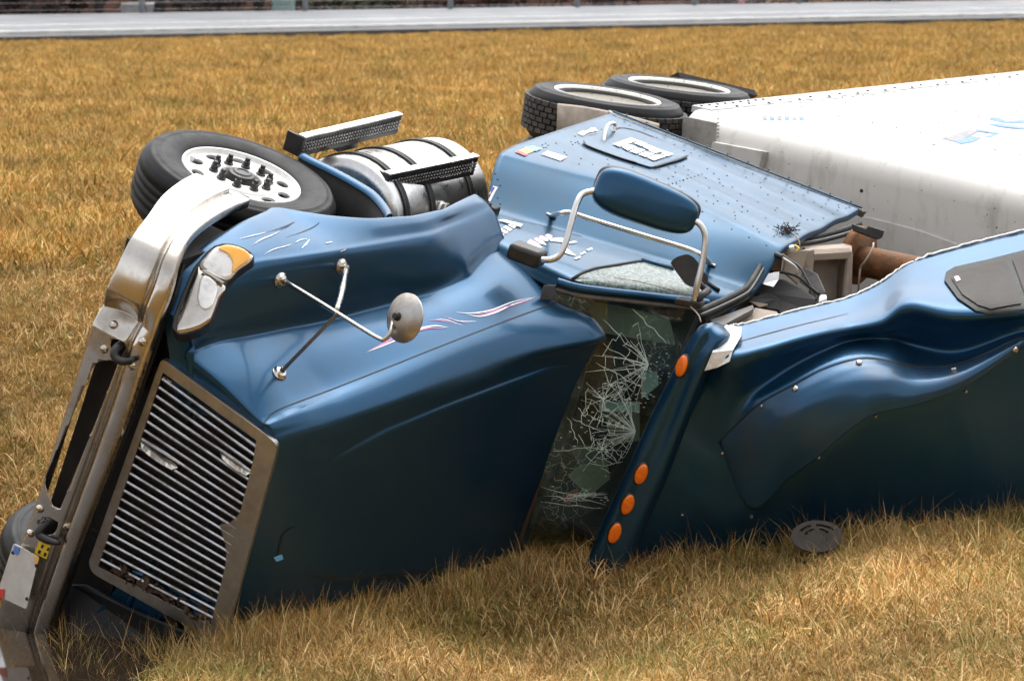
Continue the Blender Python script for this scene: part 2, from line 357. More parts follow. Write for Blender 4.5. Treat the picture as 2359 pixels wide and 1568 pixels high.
def ground_material():
    m, N, K, b = nodes_of('dead_grass_thatch'); b.inputs['Roughness'].default_value = 1.; b.inputs['Specular IOR Level'].default_value = 0.
    tc = N.new('ShaderNodeTexCoord')
    n = N.new('ShaderNodeTexNoise'); n.inputs['Scale'].default_value = 14; n.inputs['Detail'].default_value = 10; n.inputs['Roughness'].default_value = .8; K.new(tc.outputs['Object'], n.inputs['Vector'])
    r = N.new('ShaderNodeValToRGB'); e = r.color_ramp.elements
    e[0].position = .32; e[0].color = (.055, .032, .012, 1); e[1].position = .7; e[1].color = (.33, .19, .055, 1); K.new(n.outputs['Fac'], r.inputs[0])
    sp = N.new('ShaderNodeSeparateXYZ'); K.new(tc.outputs['Object'], sp.inputs[0])
    mr = N.new('ShaderNodeMapRange'); mr.inputs[1].default_value = 62; mr.inputs[2].default_value = 72; K.new(sp.outputs[1], mr.inputs[0])
    mx = N.new('ShaderNodeMix'); mx.data_type = 'RGBA'; mx.inputs[7].default_value = (.05, .028, .02, 1); K.new(mr.outputs[0], mx.inputs[0]); K.new(r.outputs[0], mx.inputs[6])
    K.new(mx.outputs[2], b.inputs['Base Color'])
    bp = N.new('ShaderNodeBump'); bp.inputs['Strength'].default_value = .8; bp.inputs['Distance'].default_value = .05; K.new(n.outputs['Fac'], bp.inputs['Height']); K.new(bp.outputs[0], b.inputs['Normal'])
    return m
ground = grid_obj('ground', GP, ground_material(), kind='structure')

# ------------------------------------------------------------------ road behind
ZR = HC - 2.17
def road_pts(line, z): return [on_z(x, y, z) for x, y in line]
A0, A1 = on_z(0, 91, ZR), on_z(2358, 45, ZR); rd = (A1 - A0) / np.linalg.norm(A1 - A0); rn = np.array([-rd[1], rd[0], 0])
B0 = on_z(0, 50, ZR); RWID = (B0 - A0) @ rn
def strip(name, o0, o1, z, mat, s0=-60, s1=140, **k):
    c = [A0 + rd * s0 + rn * o0, A0 + rd * s1 + rn * o0, A0 + rd * s1 + rn * o1, A0 + rd * s0 + rn * o1]
    c = [np.array([p[0], p[1], z]) for p in c]; V = c + [p - [0, 0, .25] for p in c]
    return new_obj(name, V, [(0, 1, 2, 3), (0, 4, 5, 1), (1, 5, 6, 2), (2, 6, 7, 3), (3, 7, 4, 0)], mat, smooth=False, **k)
asph = pmat('wet_worn_asphalt', (.15, .155, .165), .5, color2=(.10, .105, .112), scale=.5, rvar=.2, bump=.15, bscale=80, stretch=(1, 1, 1))
asphd = pmat('dark_shoulder_asphalt', (.045, .045, .05), .7, color2=(.08, .075, .07), scale=2, bump=.3, bscale=40)
roadpaint = pmat('worn_white_road_paint', (.72, .71, .68), .55, color2=(.45, .45, .44), scale=3)
strip('shoulder', -1.6, .12, ZR + .10, asphd, kind='structure')
strip('road', .1, RWID, ZR + .16, asph, kind='structure')
nl0 = (on_z(0, 74, ZR + .16) - A0) @ rn
strip('road_edge_line', nl0, nl0 + .32, ZR + .166, roadpaint, kind='structure')
strip('road_centre_line', nl0 + 3.7, nl0 + 3.9, ZR + .166, roadpaint, kind='structure')

# ------------------------------------------------------------------ puddle in the ditch
def water_material():
    m, N, K, b = nodes_of('muddy_water'); b.inputs['Base Color'].default_value = (.030, .021, .013, 1); b.inputs['Roughness'].default_value = .05; b.inputs['IOR'].default_value = 1.33
    n = N.new('ShaderNodeTexNoise'); n.inputs['Scale'].default_value = 9; bp = N.new('ShaderNodeBump'); bp.inputs['Strength'].default_value = .06; bp.inputs['Distance'].default_value = .02
    K.new(n.outputs['Fac'], bp.inputs['Height']); K.new(bp.outputs[0], b.inputs['Normal']); return m
WZ = HC - 3.345
wv = [(-9, 9.5, WZ), (-1.32, 12.0, WZ), (-1.32, 14.6, WZ), (-9, 17, WZ)]
new_obj('ditch_water', wv, [(0, 1, 2, 3)], water_material(), smooth=False, kind='structure')

# ------------------------------------------------------------------ grass
def grass_material(name, dark, mid, light, green):
    m, N, K, b = nodes_of(name); b.inputs['Roughness'].default_value = .62; b.inputs['Specular IOR Level'].default_value = .15
    oi = N.new('ShaderNodeObjectInfo'); at = N.new('ShaderNodeAttribute'); at.attribute_name = 'shade'
    ad = N.new('ShaderNodeMath'); ad.operation = 'MULTIPLY_ADD'; K.new(oi.outputs['Random'], ad.inputs[0]); ad.inputs[1].default_value = .35; K.new(at.outputs['Fac'], ad.inputs[2])
    r = N.new('ShaderNodeValToRGB'); e = r.color_ramp.elements; e[0].position = .1; e[0].color = (*dark, 1); e[1].position = 1.25; e[1].color = (*light, 1)
    x = e.new(.6); x.color = (*mid, 1); K.new(ad.outputs[0], r.inputs[0])
    ge = N.new('ShaderNodeNewGeometry'); ns = N.new('ShaderNodeTexNoise'); ns.inputs['Scale'].default_value = 1.3; ns.inputs['Detail'].default_value = 4; K.new(ge.outputs['Position'], ns.inputs['Vector'])
    at2 = N.new('ShaderNodeAttribute'); at2.attribute_name = 'greenness'
    s = N.new('ShaderNodeMath'); s.operation = 'ADD'; K.new(ns.outputs['Fac'], s.inputs[0]); K.new(at2.outputs['Fac'], s.inputs[1])
    mr = N.new('ShaderNodeMapRange'); mr.inputs[1].default_value = .54; mr.inputs[2].default_value = .92; mr.inputs[4].default_value = .85; K.new(s.outputs[0], mr.inputs[0])
    mx = N.new('ShaderNodeMix'); mx.data_type = 'RGBA'; mx.inputs[7].default_value = (*green, 1); K.new(mr.outputs[0], mx.inputs[0]); K.new(r.outputs[0], mx.inputs[6])
    ns2 = N.new('ShaderNodeTexNoise'); ns2.inputs['Scale'].default_value = .8; ns2.inputs['Detail'].default_value = 6; ns2.inputs['Roughness'].default_value = .7; K.new(ge.outputs['Position'], ns2.inputs['Vector'])
    hv = N.new('ShaderNodeHueSaturation'); mv = N.new('ShaderNodeMapRange'); mv.inputs[1].default_value = .35; mv.inputs[2].default_value = .65; mv.inputs[3].default_value = .62; mv.inputs[4].default_value = 1.25
    K.new(ns2.outputs['Fac'], mv.inputs[0]); K.new(mv.outputs[0], hv.inputs['Value']); K.new(mx.outputs[2], hv.inputs['Color'])
    K.new(hv.outputs[0], b.inputs['Base Color'])
    return m
gm_near = grass_material('straw_grass', (.18, .098, .030), (.62, .345, .110), (.90, .63, .30), (.17, .21, .045))
gm_far = grass_material('straw_grass_far', (.16, .082, .020), (.62, .335, .085), (.86, .56, .21), (.20, .22, .035))
def clump(name, n, rad, lmin, lmax, w, lean, mat):
    V = []; F = []; sh = []; gr = []
    for _ in range(n):
        a = rng.uniform(0, 6.283); q = rad * math.sqrt(rng.uniform()); x, y = q * math.cos(a), q * math.sin(a)
        l = rng.uniform(lmin, lmax) * (1.25 if rng.uniform() < .08 else 1); h = rng.uniform(0, 6.283); ln = lean * rng.uniform(.15, 1.3); wd = w * rng.uniform(.6, 1.3)
        dx, dy = math.cos(h), math.sin(h); k = len(V); s = rng.uniform(0, 1); g = rng.uniform(0, .6) * (rng.uniform() < .45); tw = rng.uniform(0, 3.14)
        ax, ay = math.cos(tw), math.sin(tw); px = py = pz = 0.; th = rng.uniform(0, .25); seg = 3
        for i in range(seg + 1):
            ww = wd * (1 - (i / seg) ** 1.5) * .5
            if i < seg: V += [(x + px - ax * ww, y + py - ay * ww, pz), (x + px + ax * ww, y + py + ay * ww, pz)]
            else: V.append((x + px, y + py, pz))
            th += ln / seg; st = l / seg; px += dx * math.sin(th) * st; py += dy * math.sin(th) * st; pz += math.cos(th) * st
        F += [(k, k + 1, k + 3, k + 2), (k + 2, k + 3, k + 5, k + 4), (k + 4, k + 5, k + 6)]; sh += [s] * 7; gr += [g] * 7
    me = bpy.data.meshes.new(name); me.from_pydata(V, [], F); me.materials.append(mat)
    for nm, d in (('shade', sh), ('greenness', gr)):
        at = me.attributes.new(nm, 'FLOAT', 'POINT'); at.data.foreach_set('value', d)
    return bpy.data.objects.new(name, me)
cn = bpy.data.collections.new('near_tufts'); cf = bpy.data.collections.new('far_tufts')
for i in range(14): cn.objects.link(clump('near_tuft_%02d' % i, 46, .12, .04, .14, .0046, 2.3, gm_near))
for i in range(10): cf.objects.link(clump('far_tuft_%02d' % i, 80, .24, .06, .17, .0095, 1.6, gm_far))
def scatter(name, pts, scl, coll, ncol, label):
    me = bpy.data.meshes.new(name); me.from_pydata([tuple(p) for p in pts], [], [])
    n = len(pts)
    for nm, ty, d in (('rz', 'FLOAT', rng.uniform(0, 6.283, n)), ('tx', 'FLOAT', rng.normal(0, .12, n)), ('ty', 'FLOAT', rng.normal(0, .12, n)), ('sc', 'FLOAT', scl), ('ix', 'INT', rng.integers(0, ncol, n))):
        a = me.attributes.new(nm, ty, 'POINT'); a.data.foreach_set('value', np.asarray(d).astype(np.int32 if ty == 'INT' else np.float32))
    o = bpy.data.objects.new(name, me); col.objects.link(o)
    g = bpy.data.node_groups.new(name, 'GeometryNodeTree'); g.interface.new_socket('Geometry', in_out='INPUT', socket_type='NodeSocketGeometry'); g.interface.new_socket('Geometry', in_out='OUTPUT', socket_type='NodeSocketGeometry')
    N, K = g.nodes, g.links; gi = N.new('NodeGroupInput'); go = N.new('NodeGroupOutput')
    ci = N.new('GeometryNodeCollectionInfo'); ci.inputs['Collection'].default_value = coll; ci.inputs['Separate Children'].default_value = True; ci.inputs['Reset Children'].default_value = True
    ip = N.new('GeometryNodeInstanceOnPoints'); ip.inputs['Pick Instance'].default_value = True
    def na(nm, ty):
        q = N.new('GeometryNodeInputNamedAttribute'); q.data_type = ty; q.inputs['Name'].default_value = nm; return q.outputs['Attribute']
    cx = N.new('ShaderNodeCombineXYZ'); K.new(na('tx', 'FLOAT'), cx.inputs[0]); K.new(na('ty', 'FLOAT'), cx.inputs[1]); K.new(na('rz', 'FLOAT'), cx.inputs[2])
    er = N.new('FunctionNodeEulerToRotation'); K.new(cx.outputs[0], er.inputs[0])
    K.new(gi.outputs[0], ip.inputs['Points']); K.new(ci.outputs[0], ip.inputs['Instance']); K.new(na('ix', 'INT'), ip.inputs['Instance Index']); K.new(er.outputs[0], ip.inputs['Rotation']); K.new(na('sc', 'FLOAT'), ip.inputs['Scale'])
    K.new(ip.outputs[0], go.inputs[0]); md = o.modifiers.new('tufts', 'NODES'); md.node_group = g
    o['kind'] = 'stuff'; o['label'] = label; o['category'] = 'grass'; return o
def truck_local(P):
    d = P - np.array([0, 0, HC]); x = d[:, 0]; D = d[:, 1] * C8 - d[:, 2] * S8; y = d[:, 1] * S8 + d[:, 2] * C8
    return (np.stack([x, y, -D], 1) - OT) @ BT.T
def field(n, y0, y1, margin, sl, power=1.):
    t = rng.uniform(0, 1, n); Y = (y0 ** (2 * power) + t * (y1 ** (2 * power) - y0 ** (2 * power))) ** (.5 / power); X = rng.uniform(-1, 1, n) * (Y * .1763 + margin)
    P = np.stack([X, Y, ground_h(X, Y) - .008], 1); l = truck_local(P)
    utop = np.interp(-l[:, 0], [-1.5, -1.2, -.3, .9, 1.0, 2.5, 6], [.95, 1.5, 1.82, 2.1, 2.55, 3.3, 4.1]); 
    inside = (l[:, 0] < 1.5) & (l[:, 0] > -20) & (l[:, 1] < utop - .03) & (l[:, 1] > .25) & (l[:, 2] > -2.2)
    wet = (P[:, 2] < WZ - .035) & (P[:, 0] < -1.25)
    return P[~inside & ~wet]
Pn = np.concatenate([field(16500, 10.3, 16.5, 1.7, 1), field(6400, 16.5, 24, 1.9, 1)])
scatter('straw_grass', Pn, rng.uniform(.65, 1.35, len(Pn)) * (1 + .25 * np.sin(Pn[:, 0] * 3.1) * np.sin(Pn[:, 1] * 2.7)), cn, 14, 'dry straw coloured grass on the ditch bank around the wrecked truck')
Pf = field(39000, 20.0, 78, 2.2, 1, .62)
Pf = Pf[((Pf - A0) @ rn) < -1.7]
scatter('field_grass', Pf, rng.uniform(.7, 1.35, len(Pf)) * np.clip(-((Pf - A0) @ rn) / 8, .55, 1), cf, 10, 'orange brown dead grass field between the ditch and the road')
# tall wispy stems along the contact line
cs = bpy.data.collections.new('wisps')
for i in range(8): cs.objects.link(clump('wisp_%02d' % i, 16, .07, .12, .27, .0034, 1.0, gm_near))
line = np.array([(150, 1470), (350, 1455), (500, 1452), (560, 1432), (900, 1372), (1250, 1292), (1500, 1252), (1700, 1212), (2000, 1192), (2420, 1162)], float)
xs_ = rng.uniform(120, 2440, 520); ys_ = np.interp(xs_, line[:, 0], line[:, 1]) + 25 + rng.uniform(-12, 60, 520)
xs_ = np.concatenate([xs_, rng.uniform(-20, 270, 22)]); ys_ = np.concatenate([ys_, rng.uniform(1470, 1600, 22)]); Pw = []
for x, y in zip(xs_, ys_):
    d = WD(x, y, 1) - np.array([0, 0, HC]); tt = np.linspace(9, 18, 300); Q = np.array([0, 0, HC]) + d * tt[:, None]; g = Q[:, 2] - ground_h(Q[:, 0], Q[:, 1])
    k = np.argmax(g < 0)
    if k: Pw.append(Q[k])
scatter('tall_grass_wisps', np.array(Pw), rng.uniform(.5, 1.1, len(Pw)), cs, 8, 'longer dry stems standing in front of the blue truck')

# ------------------------------------------------------------------ fence and brush behind the road
fl = np.array([(0, 49), (1179, 34), (2358, 11)], float)
posts = [(-50), 327, 703, 1037, 1329, 1599, 1839, 2059, 2258, 2440]
fe = empty('wire_fence', on_z(1179, 34, ZR), label='grey post and wire fence running along the far road edge', category='fence')
ptop = []
for x in posts:
    y = np.interp(x, fl[:, 0], fl[:, 1]) + (-.0127 * (x - 2358) if x > 2358 else 0); p = on_z(x, y, ZR); ptop.append(p)
    tube('post', [p - [0, 0, .1], p + [0, 0, 1.9]], .075, polem, fe, seg=8)
for h in (.25, .42, .95, 1.4, 1.8):
    tube('wire', [p + np.array([0, -.06, h]) for p in ptop], .006, polem, fe, seg=4)
def twig(mb, p, d, l, r, depth):
    d = d / np.linalg.norm(d); q = p + d * l; mid = p + d * l * .5 + rng.normal(0, .05 * l, 3)
    V, F = tube_geo([p, mid, q], [r, r * .75, r * .5], 4); mb.add(V, F)
    if depth:
        for _ in range(rng.integers(2, 4)):
            t = rng.uniform(.35, 1); nd = d + rng.normal(0, .55, 3); nd[2] += .15; twig(mb, p + d * l * t, nd, l * rng.uniform(.45, .75), r * .55, depth - 1)
mb = MB()
for k in range(340):
    x = rng.uniform(-60, 2430); y = np.interp(x, fl[:, 0], fl[:, 1]); p = on_z(x, y - rng.uniform(1, 22), ZR) + rn * rng.uniform(.8, 4); p[2] = ZR - .05
    twig(mb, p, np.array([rng.normal(0, .5), rng.normal(0, .3), 1.]), rng.uniform(.5, 1.3), rng.uniform(.012, .03), 2)
mb.build('brush_thicket', twigm, smooth=False, kind='stuff', label='bare reddish brown brush behind the wire fence', category='brush')
leafm = pmat('dull_evergreen', (.045, .05, .022), .8, color2=(.10, .09, .04), scale=3)
def leafmass(name, c, rx, rz, n, mat, size, **k):
    V = []; F = []
    for _ in range(n):
        v = rng.normal(0, 1, 3); v /= np.linalg.norm(v); p = c + v * np.array([rx, rx, rz]) * rng.uniform(.3, 1) ** .5; a, b = rng.normal(0, size, 3), rng.normal(0, size, 3); i = len(V); V += [p - a, p + b, p + a, p - b]; F.append((i, i + 1, i + 2, i + 3))
    return new_obj(name, V, F, mat, smooth=False, recalc=False, **k)
litter = pmat('rusty_leaves', (.11, .040, .022), .9, color2=(.05, .024, .016), scale=.9, thr=(.35, .62))
def bush(px, dy, off, mat, rx, rz, label, nm='bare_bush'):
    y = np.interp(px, fl[:, 0], fl[:, 1]); p = on_z(px, y - dy, ZR) + rn * off; p[2] = ZR
    e = empty(nm, p, label=label, category='bush'); m_ = MB()
    for _ in range(9): twig(m_, p + rng.normal(0, .1, 3) * [1, 1, 0], np.array([rng.normal(0, .5), rng.normal(0, .3), 1.]), rng.uniform(.7, 1.2) * rz, .025, 2)
    m_.build('stem', barkm, e, smooth=False)
    o = leafmass('foliage', p + [0, 0, rz * .55], rx, rz * .75, 420, mat, .07); attach(o, e)
for a in [(60, 6, 1.5, litter, 1.2, 1.0, 'low rusty bush at the far left behind the fence'), (180, 6, 2.2, twigm, 1.3, 1.1, 'dark brown bush between the two leftmost fence posts'), (560, 5, 2.5, twigm, 1.2, .9, 'small brown bush left of the pale teal box'),
          (800, 6, 1.5, leafm, 1.3, 1.2, 'dull green bush right of the pale teal box'), (930, 6, 1.6, leafm, 1.2, 1.1, 'olive bush left of the third fence post'), (1150, 6, 2, litter, 1.5, 1.0, 'reddish bush right of the third fence post'),
          (1230, 5, 2.5, twigm, 1.2, 1.0, 'brown bush left of the fourth fence post'), (1460, 6, 2, litter, 1.6, 1.1, 'wide rusty bush between the middle fence posts'), (1780, 6, 2, litter, 1.4, 1.2, 'red brown bush left of the sixth fence post'),
          (1940, 6, 2, strawm, 1.5, 1.0, 'tan grassy bush right of the sixth fence post'), (2150, 6, 2, litter, 1.5, 1.2, 'dark red bush near the right end of the fence'), (2310, 6, 2, litter, 1.4, 1.2, 'rusty bush at the far right behind the fence')]:
    bush(*a)
def tree(px, off, rad, leanx, h, label):
    y = np.interp(px, fl[:, 0], fl[:, 1]); p = on_z(px, y - 3, ZR) + rn * off; p[2] = ZR - .1
    e = empty('bare_tree', p, label=label, category='tree')
    tube('trunk', [p, p + [leanx * .3, 0, h * .3], p + [leanx * .7, .2, h * .65], p + [leanx, .2, h]], [rad, rad * .8, rad * .55, rad * .2], barkm, e, seg=9, n=10)
    m_ = MB()
    for _ in range(26):
        t = rng.uniform(.04, 1); twig(m_, p + [leanx * t, .1, h * t], np.array([rng.normal(0, 1), rng.normal(0, 1), .45]), rng.uniform(.8, 1.8), rad * .25, 3)
    m_.build('crown', barkm, e, smooth=False)
for a in [(105, 1.0, .09, .5, 4.5, 'thin bare tree at the left end of the fence'), (290, 1.6, .12, -.9, 5, 'leaning bare tree just left of the second fence post'), (415, 1.4, .16, .7, 6, 'dark leaning bare tree right of the second fence post'), (560, 2.0, .07, .2, 4, 'slim reddish trunk in the middle of the left gap'),
          (650, 1.5, .15, .9, 6, 'forked dark tree left of the third post'), (690, 2.4, .10, -.6, 5, 'leaning trunk beside the third post'), (1465, 1.2, .09, .1, 5, 'upright bare tree between the middle posts'), (1740, 1.4, .10, .6, 5, 'slanted bare tree beside the pink marker'), (2085, 1.4, .08, -.2, 5, 'thin bare tree near the right end of the fence')]:
    tree(*a)
def pbox(px, dy, off, sx, sz, mat, nm, label, cat):
    y = np.interp(px, fl[:, 0], fl[:, 1]); p = on_z(px, y - dy, ZR) + rn * off; p[2] = ZR - .02
    V, F = box_geo(p + [0, 0, sz / 2], [sx / 2, 0, 0], [0, .3, 0], [0, 0, sz / 2]); o = new_obj(nm, V, F, mat, smooth='auto', label=label, category=cat); bevel(o, .06); return o
pbox(738, 3, 2.2, .6, .45, pmat('pale_teal_paint', (.36, .52, .50), .5, var=.2), 'utility_box', 'pale teal box half hidden behind the fence', 'utility box')
pbox(1722, 1, .3, .12, .8, pmat('pink_paint', (.75, .30, .32), .5, var=.3, scale=5), 'marker_post', 'short pink marker post beside the far road', 'post')
pbox(392, 4, 2.0, .9, .35, pmat('dirty_white_scrap', (.62, .62, .62), .6, var=.4), 'white_sheet', 'white scrap lying in the brush right of the second post', 'scrap')
# ------------------------------------------------------------------ wheels
def basis(lean, elev, spin=0.):
    le, el = math.radians(lean), math.radians(elev)
    n = c2w_dir([math.sin(le) * math.cos(el), math.cos(le) * math.cos(el), math.sin(el)])
    a = np.cross(n, [0, 1., 0]); a /= np.linalg.norm(a); b = np.cross(n, a); s = math.radians(spin)
    return n, a * math.cos(s) + b * math.sin(s), b * math.cos(s) - a * math.sin(s)
TY = [(.300, -.012), (.312, .004), (.335, .014), (.37, .027), (.41, .030), (.43, .028), (.434, .0305), (.44, .026), (.46, .020), (.468, .021), (.474, .012), (.490, -.005), (.500, -.022)]
def tyre_profile(R, W, grooves, gd=.012):
    k = R / .51; out = [(r * k, h) for r, h in TY]; xs_ = np.linspace(-.03, -W + .03, grooves * 2 + 2)
    for i in range(grooves):
        c = -.03 - (W - .06) * (i + 1) / (grooves + 1); w = .006
        out += [(R, c + w), (R - gd, c + w * .8), (R - gd, c - w * .8), (R, c - w)]
    return out + [(r * k, -W - h) for r, h in TY[::-1]]
def front_wheel(parent, c, nb, W=.27, named=True):
    n, a, b = nb; e = empty('front_wheel', c, parent=parent)
    V, F = lathe_geo(tyre_profile(.515, W, 4), c, n, a, b, 96); new_obj('tyre', V, F, tyrem, e)
    rimp = [(.302, -.02), (.312, .0), (.309, .006), (.300, .004), (.292, -.012), (.284, -.020), (.280, -.018)]
    V, F = lathe_geo(rimp, c, n, a, b, 72); mb = MB().add(V, F)
    V, F = lathe_geo([(.302, -.02), (.29, -.12), (.29, -W + .02), (.305, -W)], c, n, a, b, 48); mb.add(V, F)
    def P(r, th, h=0): return c + n * h + r * (math.cos(th) * a + math.sin(th) * b)
    outer = [P(.283, t, -.018) for t in np.linspace(0, 2 * math.pi, 72, endpoint=False)]; holes = []
    for k in range(10):
        t0 = 2 * math.pi * (k + .5) / 10; cc = P(.236, t0, -.018); er = math.cos(t0) * a + math.sin(t0) * b; et = -math.sin(t0) * a + math.cos(t0) * b
        holes.append([cc + .033 * math.cos(q) * er + .041 * math.sin(q) * et for q in np.linspace(0, 2 * math.pi, 20, endpoint=False)])
    holes.append([P(.108, t, -.018) for t in np.linspace(0, 2 * math.pi, 40, endpoint=False)])
    V, F = plate_geo(outer, holes, .014, n); mb.add(V, F)
    V, F = lathe_geo([(.196, -.017), (.190, -.010), (.185, -.008), (.112, -.007), (.108, -.012), (.108, -.05)], c, n, a, b, 56); mb.add(V, F)
    mb.build('rim', wheelw, e, smooth='auto')
    V, F = lathe_geo([(.29, -.10), (.0005, -.10)], c, n, a, b, 24); new_obj('brake_drum', V, F, blackd, e, smooth=False)
    V, F = lathe_geo([(.105, -.10), (.09, -.07), (.078, -.05), (.074, -.01), (.066, .012), (.05, .016), (.045, .022), (.030, .024), (.028, .020), (.0005, .020)], c, n, a, b, 32); new_obj('hub_cap', V, F, blackp, e, smooth='auto')
    for k in range(10):
        t0 = 2 * math.pi * k / 10 + .12; q = P(.146, t0, -.008)
        V, F = lathe_geo([(.025, 0), (.025, .008), (.019, .011), (.0185, .034), (.0135, .036), (.013, .050), (.010, .054), (.0005, .054)], q, n, a, b, 10); new_obj('lug_nut', V, F, blackp, e, smooth='auto')
    q = P(.262, -.25, .0); V, F = lathe_geo([(.012, -.02), (.012, .012), (.0005, .012)], q, n, a, b, 8); new_obj('wheel_weight', V, F, alu, e, smooth='auto')
    return e
def drive_wheel(parent, c, nb, R=.505, W=.26, spin=0):
    n, a, b = nb; e = empty('drive_wheel', c, parent=parent)
    mbt = MB(); mbr = MB(); mbs = MB()
    for off in (0, -.33):
        cc = c + n * off
        V, F = lathe_geo(tyre_profile(R - .012, W, 0), cc, n, a, b, 96); mbs.add(V, F)
        for row in range(6):              # tread blocks
            for k in range(44):
                th = 2 * math.pi * (k + .5 * (row % 2)) / 44; h = -.026 - (W - .05) * (row + .5) / 6; er = math.cos(th) * a + math.sin(th) * b; et = -math.sin(th) * a + math.cos(th) * b
                V, F = box_geo(cc + n * h + er * (R - .008), er * .012, et * .030, n * .0135)
                V = [v - er * 0 for v in V]; mbt.add(V, F)
        dish = [(.302, -.015), (.314, .002), (.310, .008), (.300, .004), (.290, -.015), (.282, -.04), (.276, -.10), (.262, -.135), (.23, -.145), (.15, -.148), (.14, -.13), (.10, -.13), (.09, -.06), (.05, -.05), (.0005, -.05)]
        if off == 0: V, F = lathe_geo([(r_ * 1.075, h_ + .02) for r_, h_ in dish], cc, n, a, b, 64); mbr.add(V, F)
    mbs.build('tyre', tyrem, e); mbt.build('tread_blocks', tyredirt, e, smooth=False, kind='stuff'); mbr.build('rim', rimdirt, e, smooth='auto')
    for k in range(10):
        t0 = 2 * math.pi * k / 10; q = c + n * -.146 + .143 * (math.cos(t0) * a + math.sin(t0) * b)
        V, F = lathe_geo([(.02, 0), (.018, .03), (.0005, .034)], q, n, a, b, 8); new_obj('lug_nut', V, F, rimdirt, e, smooth='auto')
    return e

# ------------------------------------------------------------------ trailer
nT, _, _ = basis(8.4, 12)
def unit(v): v = np.asarray(v, float); return v / np.linalg.norm(v)
bT = unit(c2w_dir([.55, .119, -.83])); uT = unit(c2w_dir([.823, -.233, .518])); uT = unit(uT - bT * (uT @ bT)); nT = unit(np.cross(bT, uT)); nT = -nT if nT[2] < 0 else nT      # up of the trailer, and its rearward direction
T0 = WD(1578, 256, 17.75)
def T(b, u, r): return T0 + bT * b + uT * u + nT * r
tr = empty('box_trailer', T(3, 1.2, -2.6), label='long white box trailer lying on its side behind the blue truck', category='trailer')
# shell: front wall with a rounded edge to the upper side
TR = .17; TH = 2.95; TLn = 14.6; TW = 2.6
prof = [(b, 0.) for b in (TLn, 10, 6, 3, 1.2, .5)] + [(TR - TR * math.sin(t), -TR + TR * math.cos(t)) for t in np.linspace(0, math.pi / 2, 8)] + [(0, r) for r in (-.6, -1.2, -1.8, -TW + TR)]
us = np.concatenate([np.linspace(0.0, TH, 22)])
G = np.array([[T(b, u, r) for (b, r) in prof] for u in us])
G += (nT * (rng.normal(0, .0022, G.shape[:2])[..., None])) * (np.array([q[0] > .6 for q in prof])[None, :, None])
side = grid_obj('side_panel', G[:, :8], trailw, tr, solid=.03, recalc=False)
front = grid_obj('front_panel', G[:, 7:], trailf, tr, solid=.03, recalc=False)
St = Surf(side, front)
grid_obj('roof_panel', np.array([[T(b, TH - .004, r) for r in (-.02, -.9, -1.8, -TW + .02)] for b in (.08, 4, 9, TLn)]), trailw, tr, solid=.02)
grid_obj('rear_door', np.array([[T(TLn, u, r) for r in (-.02, -1.3, -TW + .02)] for u in (.02, TH / 2, TH - .02)]), trailw, tr, solid=.03)
mb = MB(); V, F = box_geo(T(TLn / 2, .02, -TW / 2 - .12), bT * (TLn / 2 - .06), uT * .015, nT * (TW / 2 - .16)); mb.add(V, F); mb.build('floor', blackd, tr, smooth=False)
for b0 in np.arange(1.1, 7, .8): box('floor_beam', T(b0, -.05, -TW / 2), bT * .03, uT * .055, nT * (TW / 2 - .12), trailt, tr)
mb = MB(); V, F = box_geo(T(TLn / 2 + .1, -.01, -.012), bT * (TLn / 2 - .12), uT * .07, nT * .02); mb.add(V, F)
mb.build('bottom_rail', trailw, tr, smooth=False)
for k in range(46): 
    V, F = lathe_geo([(.012, 0), (.010, .006), (.0005, .008)], T(.35 + .21 * k, .02 + .03 * (k % 2), .009), nT, uT, bT, 6); mb2 = mb2.add(V, F) if k else MB().add(V, F)
mb2.build('rail_rivets', spotm, tr, smooth=False, kind='stuff')
mb = MB()
for k in range(9):
    V, F = lathe_geo([(.011, 0), (.010, .005), (.0005, .006)], T(.26 + .10 * k, -.035, .01), nT, uT, bT, 8); mb.add(V, F)
mb.build('rail_bolts', blackd, tr, smooth=False, kind='stuff')
mb = MB()
for bb in np.arange(1.15, 9.0, .62):
    for u in np.arange(.2, TH - .1, .17):
        V, F = lathe_geo([(.0075, -.004), (.0065, .004), (.0005, .006)], T(bb, u, .0), nT, uT, bT, 6); mb.add(V, F)
for px, py in [(x, 250 - (x - 1640) * .106) for x in range(1700, 2360, 24)]: stud(St, mb, px, py + 8, .007, .005, 6)
mb.build('side_rivets', decal_grey, tr, smooth=False, kind='stuff')
mb = MB()
for pts in ([(1987 + 16.5 * k, 500 + 5.2 * k + .06 * k * k) for k in range(16)], [(1638 - .3 * k, 300 + 13 * k) for k in range(8)], [(1654, 258 + 8 * k) for k in range(8)], [(2016 + 38 * k, 555 + 14 * k) for k in range(4)]):
    for px, py in pts: stud(St, mb, px, py, .008, .005, 7)
mb.build('front_rivets', trailt, tr, smooth='auto', kind='stuff')
mb = MB()
for _ in range(60):
    px = rng.uniform(1690, 2358); py = 330 + (px - 1690) * .26 + rng.uniform(-10, 170); stud(St, mb, px, py, rng.uniform(.0015, .0045), .001, 6)
for px, py, r in [(1930, 267, .017), (2149, 333, .017), (2061, 238, .009), (2138, 247, .007), (1984, 440, .012), (2250, 285, .006), (2330, 330, .006)]: stud(St, mb, px, py, r, .002, 8)
mb.build('tar_spots', spotm, tr, smooth=False, kind='stuff')
